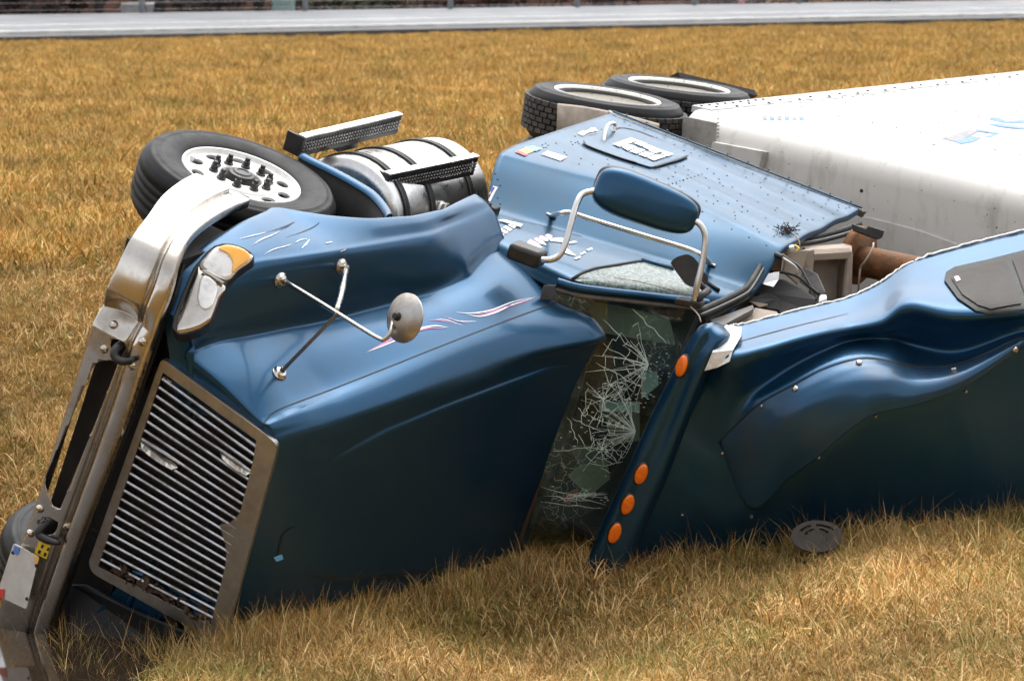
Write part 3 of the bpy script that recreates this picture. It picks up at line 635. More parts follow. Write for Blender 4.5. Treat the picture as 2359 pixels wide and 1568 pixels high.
# corner trim, document box
def Tq(px, py, off=0.):                    # on the front wall plane
    o = np.array([0, 0, HC]); d = WD(px, py, 1) - o; n = -bT; return o + d * (((T0 - o) @ n) / (d @ n)) + n * off
q = [Tq(x, y, .03) for x, y in [(1645, 326), (1768, 349), (1756, 403), (1636, 376)]]
o = plate('document_box', rounded(q, .012, 3), [], .06, -bT, trailf, tr); bevel(o, .006)
q = [Tq(x, y, .04) for x, y in [(1764, 348), (1772, 350), (1759, 404), (1751, 402)]]; plate('box_hinge', q, [], .03, -bT, trailt, tr)
q = [Tq(x, y, .006) for x, y in [(1574, 268), (1652, 284), (1640, 420), (1566, 400)]]; plate('corner_trim', q, [], .008, -bT, trailt, tr)
q = [Tq(x, y, .010) for x, y in [(1960, 497), (2010, 503), (2120, 532), (2280, 590), (2420, 640), (2420, 760), (1900, 760)]]; plate('nose_panel', q, [], .012, -bT, trailf, tr)
for pts in ([(2040, 328), (2200, 352), (2352, 391)], [(2150, 272), (2210, 281), (2280, 292)], [(2235, 215), (2300, 223), (2352, 231)], [(1760, 262), (1840, 275), (1930, 290)]): stripe('panel_seam', St, pts, .008, trailt, tr, .002, 16)
for nm, poly, m_ in [('faded_decal', [(2165, 320), (2190, 314), (2230, 300), (2252, 305), (2232, 315), (2210, 325), (2190, 326)], decal_grey), ('faded_decal', [(2195, 326), (2232, 314), (2262, 318), (2246, 327), (2214, 333)], decal_blue), ('faded_decal', [(2247, 298), (2304, 308), (2282, 318), (2262, 318), (2290, 309), (2246, 303)], decal_blue),
                     ('blue_lettering', [(2281, 270), (2300, 272), (2318, 280), (2372, 276), (2372, 284), (2310, 285), (2279, 276)], decal_blue), ('blue_lettering', [(2272, 287), (2300, 286), (2372, 296), (2372, 301), (2300, 293)], decal_blue)]:
    decal(nm, St, poly, m_, tr)
for x in (1700, 1752, 1795, 1836, 1890, 1925, 1960, 2012, 2060, 2160, 2205):
    y = 247 - (x - 1640) * .115; decal('reflective_tape', St, [(x - 12, y + 10), (x + 10, y + 7), (x + 12, y + 12), (x - 10, y + 15)], decal_pink, tr, sub=1)
for x in np.arange(1755, 1850, 17): decal('faded_lettering', St, [(x, 268 + .02 * x - 34), (x + 10, 268 + .02 * x - 35), (x + 12, 275 + .02 * x - 34), (x + 2, 276 + .02 * x - 34)], decal_blue if x % 2 < 1 else decal_grey, tr, sub=1)
# ------------------------------------------------------------------ tractor unit
tk = empty('semi_truck', L(0, 1.2, -1.0), label='dark blue long nosed semi truck lying on its side in the ditch', category='truck')
FS = np.concatenate([np.linspace(1.30, -1.06, 90)])
def ln(*pts): return np.array([loc(x, y, r=r) for x, y, r in pts])
def at(line, f, pre=()):                   # u, r of a body line at station f
    A = np.array(sorted(list(line) + list(pre), key=lambda q: q[0])); return np.array([np.interp(f, A[:, 0], A[:, 1]), np.interp(f, A[:, 0], A[:, 2])])
lip = ln((475, 560, 1.12), (560, 510, 1.17), (640, 477, 1.18), (700, 488, 1.185), (780, 499, 1.185), (856, 503, 1.185), (950, 497, 1.18), (1020, 482, 1.175), (1060, 462, 1.165), (1091, 447, 1.15), (1112, 449, 1.13))
shA = ln((585, 612, 1.08), (750, 588, 1.10), (1000, 546, 1.11), (1118, 498, 1.10))
shB = ln((440, 800, .74), (550, 782, .75), (750, 742, .77), (900, 702, .81), (1000, 674, .85), (1080, 640, .90), (1125, 590, .95))
crC = ln((610, 970, .55), (760, 900, .6), (1000, 805, .72), (1160, 742, .8), (1300, 690, .85))
crD = ln((640, 992, .52), (760, 964, .53), (900, 922, .57), (1100, 842, .66), (1250, 802, .71), (1383, 780, .74))
chK = np.array([loc(x, y, u=u_) for x, y, u_ in [(700, 1100, 1.73), (800, 1035, 1.80), (900, 985, 1.86), (1000, 930, 1.92), (1100, 872, 1.98), (1175, 818, 2.03)]])
ctrl = []
for f in np.linspace(1.30, -1.06, 26):
    sw = float(sstep(.6, 1.28, f)) * .18; FQ = [f - sw * (q - .95) for q in (.95, 1.1, 1.2, 1.6, 1.66, 1.7)]
    l = at(lip, FQ[0], [(1.24, .93, 1.02), (1.3, .95, .93)]); a = at(shA, FQ[1], [(1.12, 1.08, 1.0), (1.3, 1.10, .85)]); b = at(shB, FQ[2]); c = at(crC, FQ[3]); d = at(crD, FQ[4]); k = at(chK, FQ[5], [(1.3, 1.72, .28)])
    fade = float(sstep(.95, .55, f)) * float(1 - sstep(-.55, -.95, f)) if f < .95 else 0.
    ut = 1.66 + (1.2 - FQ[5]) * .2205; sq = .05 * max(0, (f - 1.08) / .22) ** 2
    k[1] = min(np.interp(f, [-1.06, -.73, -.4, .04, .46, .75, 1.3], [.55, .58, .54, .48, .41, .33, .24]), d[1] - .09)
    row = [l + [-.0, -.03], l, l * .6 + a * .4 + [0, .012], a + [-.04, .022], a + [.012, -.012], a * .45 + b * .55 + [.012, -.01], b + [-.012, .012], b + [.02, -.005], b * .55 + c * .45 + [0, .012], c + [-.03, .012], c * .5 + d * .5 + [.0, .022],
           d + [.0, -.0], np.array([ut * .6 + max(d[0], ut - .01) * .4 - .004, d[1] - .06]), np.array([ut - .006 * fade, k[1] + .02]), np.array([ut + .006 * fade, k[1] - .02]), np.array([ut + .004, k[1] * .62]), np.array([ut + .006, k[1] * .3]), np.array([ut + .006, 0])]
    ctrl.append([(f - sw * (q[0] - .95), 1.25 + (q[0] - 1.25) * (1 - sq), q[1] * (1 - sq)) for q in row])
ctrl = np.array(ctrl)
nose1 = ctrl[0].copy(); nose1[:, 0] += .012; nose1[:, 1] = 1.25 + (nose1[:, 1] - 1.25) * .965; nose1[:, 2] *= .975
nose2 = ctrl[0].copy(); nose2[:, 0] += .008; nose2[:, 1] = 1.25 + (nose2[:, 1] - 1.25) * .88; nose2[:, 2] *= .90
nose3 = ctrl[0].copy(); nose3[:, 0] -= .03; nose3[:, 1] = 1.25 + (nose3[:, 1] - 1.25) * .4; nose3[:, 2] *= .5
ctrl = np.concatenate([[nose3, nose2, nose1], ctrl])
half = cr(cr(ctrl, 110, 0), 90, 1); left = half[:, -2::-1].copy(); left[..., 2] *= -1
full = np.concatenate([half, left], 1)
hood = grid_obj('hood', L(full), paint, tk, solid=.014)
Sh = Surf(hood)
# panel seam and pinstripes
stripe('seam', Sh, [(612, 968), (640, 944), (760, 898), (900, 843), (1000, 803), (1160, 741), (1300, 690)], .006, gapm, hood, .002, 60)
stripe('seam', Sh, [(606, 1000), (604, 985), (612, 968)], .006, gapm, hood, .002, 10)
for pts, w, m_ in [([(845, 811), (880, 797), (930, 776), (970, 757), (1003, 751), (1032, 755)], [.001, .007, .010, .012, .008, .001], whitem), ([(849, 808), (890, 788), (925, 770), (965, 757)], [.001, .009, .008, .001], pinkm), ([(958, 765), (985, 757), (1010, 756), (1024, 757)], [.001, .006, .004, .001], pinkm),
                   ([(1005, 735), (1030, 738), (1064, 750)], [.001, .006, .001], whitem), ([(988, 738), (1010, 738), (1050, 747)], [.001, .006, .001], pinkm), ([(1032, 732), (1055, 740), (1096, 741)], [.001, .006, .002], whitem), ([(1020, 729), (1045, 737), (1080, 746)], [.001, .005, .001], pinkm),
                   ([(1050, 720), (1085, 722), (1130, 715), (1180, 696), (1232, 685)], [.001, .006, .008, .006, .001], whitem), ([(1075, 725), (1105, 729), (1140, 720), (1180, 702), (1228, 687)], [.001, .008, .010, .006, .001], whitem), ([(1090, 725), (1120, 722), (1160, 709), (1200, 697), (1228, 688)], [.001, .005, .006, .007, .001], pinkm)]:
    stripe('pinstripe', Sh, pts, w, m_, hood, .003, 30)
for pts, w in [([(550, 551), (580, 544), (612, 536)], [.001, .006, .002]), ([(580, 566), (602, 552), (625, 543), (646, 533)], [.001, .008, .006, .001]), ([(607, 587), (630, 575), (660, 567), (672, 562)], [.001, .006, .004, .001]), ([(680, 560), (692, 553), (706, 551)], [.002, .007, .002]), ([(694, 573), (704, 563), (712, 553)], [.002, .010, .003]), ([(750, 561), (764, 558)], [.006, .006]), ([(782, 580), (796, 575)], [.003, .003])]:
    stripe('scratch', Sh, pts, w, paint_fill, hood, .003, 14)
for pts in [[(612, 536), (645, 526), (678, 512)], [(658, 546), (690, 537), (722, 523), (735, 513)], [(640, 533), (660, 523), (672, 515)], [(772, 586), (790, 580), (803, 572)]]:
    stripe('scratch', Sh, pts, [.001, .004, .003], gapm, hood, .0028, 14)
# dent near the front edge
decal('chipped_paint', Sh, [(629, 1282), (648, 1275), (652, 1286), (636, 1292)], decal_sky, hood)
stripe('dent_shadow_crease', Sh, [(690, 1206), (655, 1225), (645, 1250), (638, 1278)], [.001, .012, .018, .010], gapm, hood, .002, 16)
# latch at the rear of the fender
for c_, a_, n_ in [((1133, 492), .022, 'hood_latch')]:
    p = L(*loc(1136, 492, r=1.0)); box(n_, p, LV(.035, 0, 0), LV(0, .02, 0), LV(0, 0, .04), rubber, tk, .008)
    tube('latch_pin', [p + LV(.03, -.02, -.05), p + LV(.03, -.02, .06)], .01, blackp, tk)

# ------------------------------------------------------------------ grille
gp0 = np.array([1.345, .9, .5]); gn = np.array([.72, .13, 0]); gn /= np.linalg.norm(gn)
def gq(x, y, off=0.): return L(locp(x, y, gp0, gn) + gn * off)
gnw = LV(*gn)
outer = rounded([gq(*p) for p in [(372, 824), (606, 996), (636, 1022), (636, 1040), (520, 1462), (480, 1470), (213, 1320), (203, 1297)]], [.03, .03, .03, .02, .02, .02, .03, .04], 5)
inner = [gq(*p) for p in [(375, 858), (590, 1014), (583, 1060), (553, 1178), (545, 1190), (530, 1203), (516, 1207), (506, 1208), (511, 1228), (518, 1250), (521, 1270), (519, 1300), (485, 1438), (226, 1304)]]
gr = plate('grille', outer, [inner], .035, gnw, chrome_dirty, tk); bevel(gr, .006, 2)
bl = [gq(*p, -.05) for p in [(350, 850), (610, 1020), (500, 1460), (200, 1310)]]; plate('grille_backing', bl, [], .01, gnw, blackd, gr)
La, Lb = np.array([376, 868.]), np.array([229, 1303.]); Ra, Rb = np.array([589, 1022.]), np.array([484, 1434.])
nS = 22
for k in range(nS):
    t = (k + .35) / nS; p, q = La + (Lb - La) * t, Ra + (Rb - Ra) * t
    p = p + (p - q) * .01; q = q + (q - p) * .01; A, B = gq(*p, -.014), gq(*q, -.014); d = B - A; w = np.cross(gnw, d); w /= np.linalg.norm(w)
    w = w if w @ RW > 0 else -w
    ts = np.linspace(0, 1, 9); off = np.zeros(9)
    if k in (3, 7): off = .012 * np.exp(-((ts - .8 if k == 3 else ts - .25) / .16) ** 2)
    cs = A + d * ts[:, None] + w * off[:, None] + gnw * off[:, None]
    sec = [(-.017, -.006), (.010, -.008), (.015, .001), (.010, .009), (-.017, .007)]
    Gs = np.array([[c_ + gnw * s[0] + w * s[1] for s in sec] for c_ in cs])
    grid_obj('slat', Gs, slatm, gr, wrap=True, smooth='auto')
for p in [[(321, 1016), (352, 1026), (358, 1036), (410, 1072), (402, 1078), (350, 1046), (323, 1024)], [(511, 1040), (530, 1044), (548, 1058), (576, 1080), (572, 1088), (535, 1062), (522, 1056)]]:
    pass
for a_, b_ in [((321, 1014), (412, 1076)), ((508, 1036), (580, 1088))]:
    ts = np.linspace(0, 1, 9); Ge = []
    for t in ts:
        q = np.array(a_) + (np.array(b_) - np.array(a_)) * t; z = .03 * math.sin(math.pi * t) ** .6 + .002; Ge.append([gq(*q, -.01), gq(q[0] - 2, q[1] + 10 * (z > .01), z)])
    grid_obj('bent_slat_edge', np.array(Ge), chrome, gr, smooth=False, solid=.004)
mb = MB()
for _ in range(60):
    t = rng.uniform(.0, 1); px, py = (np.array([250, 1310]) * (1 - t) + np.array([480, 1436]) * t) + [rng.normal(0, 6), -abs(rng.normal(0, 9))]
    V, F = box_geo(gq(px, py, rng.uniform(-.03, .003)), rng.normal(0, .010, 3), rng.normal(0, .008, 3), rng.normal(0, .008, 3)); mb.add(V, F)
mb.build('packed_mud', mudm, gr, smooth=False, kind='stuff')

# ------------------------------------------------------------------ bumper
bst = np.array([(1.36, -1.25, .53, .815), (1.42, -.8, .56, .86), (1.44, -.3, .62, .915), (1.44, .3, .66, .98), (1.435, .75, .685, 1.01), (1.41, 1.0, .715, 1.02), (1.34, 1.13, .71, .985), (1.19, 1.205, .68, .935), (.97, 1.23, .60, .89), (.72, 1.23, .53, .85), (.50, 1.21, .475, .815)])
bs = cr(bst, 620)
tan = np.gradient(bs[:, :2], axis=0); tan /= np.linalg.norm(tan, axis=1)[:, None]; nrm = np.stack([tan[:, 1], -tan[:, 0]], 1); nrm[nrm[:, 0] + nrm[:, 1] < 0] *= -1
bprof = np.array([(.02, -.07), (0, -.02), (.03, .004), (.10, .012), (.58, .014), (.63, .004), (.66, -.012), (.70, -.012), (.735, .004), (.80, .010), (.95, .008), (.99, .0), (1.0, -.02), (1.0, -.035)])
bp_ = cr(bprof, 100)
dent = .075 * np.clip(1 - np.abs(bs[:, 1] - .80) / .10, 0, 1) ** 1.3 * (bs[:, 0] > 1.3)
Gb = np.zeros((len(bs), len(bp_), 3))
for i in range(len(bs)):
    for j in range(len(bp_)):
        o = bp_[j, 1] - dent[i] * math.exp(-((bp_[j, 0] - .35) / .35) ** 2) * 1.2
        Gb[i, j] = (bs[i, 0] + nrm[i, 0] * o, bs[i, 2] + (bs[i, 3] - bs[i, 2]) * bp_[j, 0], bs[i, 1] + nrm[i, 1] * o)
Gw = L(Gb); pxs, pys = w2px(Gw)
def inpoly(x, y, poly):
    poly = np.array(poly, float); r = np.zeros(x.shape, bool); n = len(poly)
    for i in range(n):
        (x0, y0), (x1, y1) = poly[i], poly[i - 1]; c_ = ((y0 > y) != (y1 > y)) & (x < (x1 - x0) * (y - y0) / (y1 - y0 + 1e-9) + x0); r ^= c_
    return r
slot = [(211, 850), (222, 836), (240, 830), (262, 831), (270, 838), (266, 852), (215, 985), (137, 1174), (130, 1181), (125, 1172), (106, 1122), (105, 1105), (112, 1080), (165, 960)]
hook1 = [(252, 786), (264, 780), (283, 786), (290, 800), (280, 822), (262, 818)]; hook2 = [(88, 1205), (100, 1192), (126, 1196), (132, 1212), (120, 1230), (98, 1228)]
face_ok = np.zeros(pxs.shape, bool)
jj = np.arange(len(bp_)); face_ok[:, (jj > 14) & (jj < 92)] = True
sk = np.zeros(pxs.shape, bool)
dI, dJ = np.gradient(Gw, axis=0), np.gradient(Gw, axis=1); xI, xJ, yI, yJ = np.gradient(pxs, axis=0), np.gradient(pxs, axis=1), np.gradient(pys, axis=0), np.gradient(pys, axis=1)
for poly in (slot, hook1, hook2):
    poly = [tuple(q) for q in cr(np.array(poly + [poly[0]], float), 80)[:-1]]; ins = inpoly(pxs, pys, poly) & face_ok
    c4_ = ins.copy(); c4_[:-1, :-1] = ins[:-1, :-1] & ins[1:, :-1] & ins[:-1, 1:] & ins[1:, 1:]; sk |= c4_
    PA = np.array(poly); PB = np.roll(PA, -1, 0); AB = PB - PA
    for i, j in np.argwhere(ins):
        if i == 0 or j == 0 or (c4_[i, j] and c4_[i - 1, j] and c4_[i, j - 1] and c4_[i - 1, j - 1]): continue
        q = np.array([pxs[i, j], pys[i, j]]); t = np.clip(((q - PA) * AB).sum(1) / ((AB ** 2).sum(1) + 1e-9), 0, 1); N_ = PA + AB * t[:, None]; k = np.argmin(((N_ - q) ** 2).sum(1)); d = N_[k] - q
        M_ = np.array([[xI[i, j], xJ[i, j]], [yI[i, j], yJ[i, j]]]); s_ = np.linalg.lstsq(M_, d, rcond=None)[0]; Gw[i, j] = Gw[i, j] + dI[i, j] * s_[0] + dJ[i, j] * s_[1]
bumper = grid_obj('bumper', Gw, chrome, tk, skip=sk, solid=.003)
Sb = Surf(bumper)
back = np.array([[(b_[0] - .09, u_, b_[1] * .97) for u_ in (b_[2] + .03, b_[3] - .02)] for b_ in bst[:7]])
grid_obj('bumper_backing', L(back), blackd, bumper, smooth=False, solid=.02)
mb = MB()
for px, py in [(262, 748), (328, 787), (304, 842), (240, 804)]: stud(Sb, mb, px, py, .021, .014, 12)
for px, py in [(92, 1171), (152, 1212), (70, 1228), (138, 1262)]: stud(Sb, mb, px, py, .021, .014, 12)
for i, (px, py) in enumerate([(262, 748), (328, 787), (304, 842), (240, 804), (92, 1171), (152, 1212), (70, 1228)]):
    m_ = MB(); stud(Sb, m_, px, py, .021, .014, 12)
    if m_.v: m_.build('bolt', chrome, bumper)
for pts in ([(268, 792), (262, 808), (268, 824), (285, 832), (308, 828)], [(104, 1203), (90, 1218), (92, 1232), (112, 1244), (137, 1250)]):
    base = [Sb.hit(x, y, .0)[0] for x, y in [(320, 800)]]
    P = [L(locp(x, y, (1.47, .8, 0), (1, 0, 0))) for x, y in pts]; P[0] = P[0] - FW * .08; P[1] = P[1] - FW * .01
    tube('tow_hook', P, [.020, .022, .022, .020, .012], blackp, bumper, seg=10, n=20)
pq = lambda x, y, o=0.: L(locp(x, y, (1.475 + o, .66, -.7), (.97, -.22, 0)))
pw = LV(.975, -.22, 0)
pl_ = plate('license_plate', rounded([pq(31, 1250), (pq(89, 1282)), pq(60, 1402), pq(-8, 1370)], .012, 4), [], .004, pw, plate_w, tk)
for p, m_, nm in [([(33, 1256), (46, 1262), (40, 1278), (29, 1272)], decal_blue, 'plate_sticker'), ([(80, 1277), (90, 1284), (86, 1298), (77, 1292)], decal_sun, 'plate_sticker'), ([(-4, 1356), (11, 1356), (8, 1378), (-8, 1372)], decal_red, 'plate_sticker')]:
    plate(nm, [pq(x, y, .004) for x, y in p], [], .002, pw, m_, pl_)
for x, y in [(84, 1302), (62, 1378), (30, 1272)]:
    c_ = pq(x, y, .002); V, F = lathe_geo([(.009, 0), (.009, .004), (.0005, .004)], c_, pw, unit(np.cross(pw, RW)), RW, 10); new_obj('plate_bolt', V, F, blackd, pl_, smooth=False)
for p in [[(93, 1240), (106, 1246), (94, 1280), (80, 1273)], [(106, 1246), (119, 1253), (108, 1287), (94, 1280)]]:
    decal('yellow_sticker', Sb, p, yellowm, bumper, .004)
for p in [[(98, 1252), (103, 1254), (100, 1262), (95, 1260)], [(112, 1259), (116, 1261), (113, 1268), (108, 1266)], [(91, 1264), (97, 1267), (93, 1275), (88, 1272)], [(104, 1270), (110, 1273), (106, 1281), (101, 1278)]]:
    decal('sticker_print', Sb, p, blackd, bumper, .0055, 1)
stripe('crack', Sb, [(346, 484), (380, 484), (386, 478)], .004, gapm, bumper, .002, 12)

# ------------------------------------------------------------------ headlamp
hp0 = np.array([1.222, 1.095, .955]); hn = np.array([.70, .22, .68]); hn /= np.linalg.norm(hn); hnw = LV(*hn)
def hq(x, y, o=0.): return L(locp(x, y, hp0, hn) + hn * o)
Z8 = lambda pts: [(396 + x * .1527, 553 + y * .1527) for x, y in pts]
rimz = Z8([(0, 1340), (20, 1180), (120, 900), (330, 420), (520, 190), (640, 95), (760, 62), (930, 72), (1080, 120), (1190, 190), (1243, 260), (1220, 320), (1100, 400), (980, 490), (830, 660), (720, 930), (620, 1180), (560, 1270), (420, 1370), (200, 1440), (90, 1440)])
hl = plate('headlamp', [hq(*p, .014) for p in rimz], [], .09, hnw, blackp, tk); bevel(hl, .006)
low = Z8([(60, 1330), (130, 1080), (260, 720), (395, 420), (460, 480), (800, 700), (700, 930), (600, 1190), (545, 1260), (400, 1350), (200, 1410), (90, 1410)])
up = Z8([(415, 380), (560, 210), (660, 130), (780, 105), (920, 110), (1060, 160), (1170, 225), (1225, 270), (1160, 360), (1000, 470), (815, 625), (470, 460)])
def dome(name, poly, h, base, mat, inset=.0):
    P = np.array([hq(*p, base) for p in cr(np.array(poly + [poly[0]], float), 56)[:-1]]); c_ = P.mean(0); R_ = []
    for s, z in ((1, 0), (.97, .35), (.88, .65), (.7, .85), (.45, .96), (.2, 1), (.02, 1)): R_.append(c_ + (P - c_) * s + hnw * h * z)
    return grid_obj(name, np.array(R_), mat, hl, wrap=True)
dome('low_beam_lens', low, .018, .012, chrome); dome('turn_lens', up, .020, .012, lensm)
dome('amber_section', Z8([(680, 170), (790, 122), (930, 130), (1090, 185), (1180, 275), (1130, 370), (1010, 455), (915, 540), (925, 420), (870, 290), (780, 215)]), .006, .035, orange_lens)
dome('reflector_bowl', Z8([(380, 900), (430, 640), (520, 560), (640, 640), (690, 740), (660, 900), (600, 1040), (500, 1090), (420, 1030)]), .008, .030, lensm)
plate('lamp_bar', [hq(*p, .042) for p in Z8([(455, 510), (500, 500), (800, 685), (770, 700)])], [], .02, hnw, chrome, hl)

# ------------------------------------------------------------------ front wheels, wheel housing, tank, steps
fw = front_wheel(tk, WD(556, 404, 14.62), basis(20, 21.8, 12)); fw['label'] = 'front wheel with white rim facing up'
fw2 = front_wheel(tk, WD(236, 1262, 14.85), basis(19, 24, 40)); fw2['label'] = 'lower front wheel half sunk in the ditch'
lipw = np.array([loc(x, y, r=1.15) for x, y in [(690, 352), (715, 366), (760, 388), (810, 415), (850, 440), (872, 462), (886, 482), (890, 494)]])
rows = []
for r_, df in ((1.12, .0), (1.135, -.012), (1.14, -.03), (1.12, -.05), (1.0, -.035)):
    q = lipw.copy(); q[:, 0] += df * 1.2; q[:, 2] = r_; rows.append(q)
grid_obj('flare_lip', L(cr(cr(np.array(rows), 14), 40, 1)), paint, tk, solid=.006)
rows = []
for r_ in (1.12, .9, .6, .3):
    q = lipw.copy(); q[:, 2] = r_; rows.append(q)
grid_obj('wheel_housing', L(cr(np.array(rows), 30, 1)), blackd, tk, solid=.02)  # near-black colour paints in the shade behind the wheel
box('black_gap_filler', L(1.12, .84, -.1), LV(.06, 0, 0), LV(0, .16, 0), LV(0, 0, 1.0), blackd, tk)  # added filler that keeps the gap between bumper and grille black
box('inner_fender', L(1.0, .80, .82), LV(.28, 0, 0), LV(0, .14, 0), LV(0, 0, .28), blackd, tk)
box('engine_block', L(.1, .85, .1), LV(.9, 0, 0), LV(0, .35, 0), LV(0, 0, .5), blackd, tk)
box('chassis_rail', L(-2.2, .75, .45), LV(3.4, 0, 0), LV(0, .13, 0), LV(0, 0, .05), blackd, tk)
box('chassis_rail', L(-2.2, .75, -.45), LV(3.4, 0, 0), LV(0, .13, 0), LV(0, 0, .05), blackd, tk)
box('front_axle', L(0, .45, 0), LV(.07, 0, 0), LV(0, .07, 0), LV(0, 0, .85), blackd, tk)
# fuel tank
TA, TB = loc(786, 500, D=15.28), loc(1004, 449, D=16.35)
ta, tb = L(TA), L(TB); tax = unit(tb - ta); te1 = unit(RW - tax * (RW @ tax)); te2 = np.cross(tax, te1); TRAD = .325; TLEN = np.linalg.norm(tb - ta)
V, F = lathe_geo([(.0005, -.02), (TRAD * .8, -.018), (TRAD * .96, -.008), (TRAD, .01)] + [(TRAD + .0008 * math.sin(t * 9), TLEN * t) for t in np.linspace(.03, .97, 12)] + [(TRAD, TLEN - .01), (TRAD * .96, TLEN + .008), (TRAD * .8, TLEN + .018), (.0005, TLEN + .02)], ta, tax, te1, te2, 72)
tank = new_obj('fuel_tank', V, F, alu, tk)
for t in (.10, .37, .80):
    V, F = lathe_geo([(TRAD + .001, t * TLEN - .028), (TRAD + .010, t * TLEN - .028), (TRAD + .010, t * TLEN - .008), (TRAD + .006, t * TLEN), (TRAD + .010, t * TLEN + .008), (TRAD + .010, t * TLEN + .028), (TRAD + .001, t * TLEN + .028)], ta, tax, te1, te2, 60); new_obj('tank_strap', V, F, rubber, tank, smooth='auto')
Stk = Surf(tank); p, n_ = Stk.hit(1010, 488, .0)
if p is not None:
    a_ = unit(np.cross(n_, tax)); V, F = lathe_geo([(.06, -.01), (.06, .02), (.052, .03), (.052, .05), (.045, .055), (.0005, .055)], p, n_, tax, a_, 24); new_obj('filler_cap', V, F, chrome_dirty, tank, smooth='auto')
# steps: bright edge channel with a perforated tread
def step(q, name):
    A, B, C_, D_ = q; ex = unit(B - A); ey = unit(D_ - A); ey = unit(ey - ex * (ey @ ex)); en = np.cross(ex, ey); en = en if en @ (np.array([0, 0, HC]) - A) > 0 else -en
    w, h = np.linalg.norm(B - A), np.linalg.norm(D_ - A); e = empty(name, A, parent=tk)
    def P(x, y, z=0): return A + ex * x + ey * y + en * z
    outer = [P(0, 0), P(w, 0), P(w, h), P(0, h)]; holes = []; nx = int(w / .026)
    for row, yy in enumerate((.26, .42, .6, .76)):
        for k in range(nx):
            x0 = (k + .5 + (.25 if row % 2 else -.1)) * w / nx
            if x0 < .03 or x0 > w - .03: continue
            holes.append([P(x0 - .008, h * yy - .008), P(x0 + .005, h * yy - .008), P(x0 + .009, h * yy + .006), P(x0 - .004, h * yy + .006)])
    plate('tread', outer, holes, .006, en, blackp, e)
    mb_ = MB()
    for row, yy in enumerate((.34, .51, .68)):
        for k in range(nx):
            x0 = (k + .7) * w / nx; V, F = lathe_geo([(.007, 0), (.005, .005), (.0005, .006)], P(x0, h * yy, .0), en, ex, ey, 6); mb_.add(V, F)
    mb_.build('tread_studs', slatm, e, smooth=False, kind='stuff')
    plate('tread_backing', [P(0.01, .01, -.03), P(w - .01, .01, -.03), P(w - .01, h - .01, -.03), P(.01, h - .01, -.03)], [], .004, en, blackd, e)
    V, F = box_geo(P(w / 2, -.003, -.018), ex * (w / 2 + .004), ey * .004, en * .022); new_obj('edge_channel', V, F, alu, e, smooth=False)
    V, F = box_geo(P(-.004, h / 2, -.05), ex * .006, ey * (h / 2), en * .055); new_obj('end_bracket', V, F, blackp, e, smooth=False)
    V, F = box_geo(P(w * .55, h + .02, -.05), ex * .09, ey * .03, en * .02); new_obj('mount', V, F, blackp, e, smooth=False)
for (xa, ya), (xb, yb), rr in [((702, 318), (926, 266), 1.20), ((898, 404), (1102, 362), 1.13)]:
    A, B = L(loc(xa, ya, r=rr)), L(loc(xb, yb, r=rr)); step([A, B, B - RW * .108, A - RW * .108], 'side_step')
# tandem wheels
nb1 = basis(8.4, 11.7); drive_wheel(tk, WD(1398, 228, 18.05), nb1); drive_wheel(tk, WD(1563, 205, 19.0), basis(7, 11, 20))
n, a, b = nb1; cw = WD(1398, 228, 18.05)
ang = [math.atan2((WD(x, y, 17.5) - cw) @ b, (WD(x, y, 17.5) - cw) @ a) for x, y in ((1290, 262), (1520, 292))]
lo, hi = min(ang), max(ang)
if hi - lo > math.pi: lo, hi = hi, lo + 2 * math.pi
qf = [[WD(*p) for p in row] for row in ([(1284, 238, 17.66), (1350, 246, 17.52), (1440, 264, 17.48), (1518, 285, 17.52)], [(1283, 243, 17.58), (1350, 251, 17.44), (1440, 269, 17.40), (1518, 291, 17.44)], [(1281, 330, 17.56), (1350, 350, 17.42), (1440, 360, 17.38), (1516, 345, 17.42)])]
grid_obj('quarter_fender', cr(np.array(qf), 24, 1), pmat('road_grimed_fender', (.30, .25, .20), .7, color2=(.15, .12, .09), scale=9), tk, solid=.012)
box('axle_beam', cw - n * .9 - bT * 0, a * .07, b * .07, n * .75, blackd, tk)
mf = [WD(x, y, d) for x, y, d in ((1562, 167, 19.9), (1738, 208, 20.3), (1745, 222, 20.3), (1566, 178, 19.9))]
plate('mud_flap', mf, [], .5, unit(np.cross(mf[1] - mf[0], mf[3] - mf[0])) * (1 if unit(np.cross(mf[1] - mf[0], mf[3] - mf[0]))[1] < 0 else -1), blackp, tk)
# ------------------------------------------------------------------ cab and sleeper side
def fu(pts, r):                             # body line as f(u)
    A = np.array([loc(x, y, r=r) for x, y in pts]); A = A[np.argsort(A[:, 1])]
    def g(u):
        if u <= A[0, 1]: return A[0, 0] + (A[1, 0] - A[0, 0]) / (A[1, 1] - A[0, 1]) * max(u - A[0, 1], -.25)
        if u >= A[-1, 1]: return A[-1, 0] + (A[-1, 0] - A[-2, 0]) / (A[-1, 1] - A[-2, 1]) * min(u - A[-1, 1], .25)
        return float(np.interp(u, A[:, 1], A[:, 0]))
    return g
c3 = fu([(1140, 487), (1340, 545), (1540, 602), (1652, 640)], 1.0); c4 = fu([(1175, 362), (1271, 388), (1381, 416), (1602, 474), (1750, 545)], 1.2); c5 = fu([(1410, 267), (1990, 492)], 1.2)
def ffront(u): return float(np.interp(u, [0, 1.97, 2.43, 2.6], [-.95, -.95, -1.5, -1.66]))
rows = []
UB = [1.40, 1.40, 1.39, 1.33, 1.27, 1.24, 1.20, 1.12, 1.08, 1.07] + [1.06] * 16
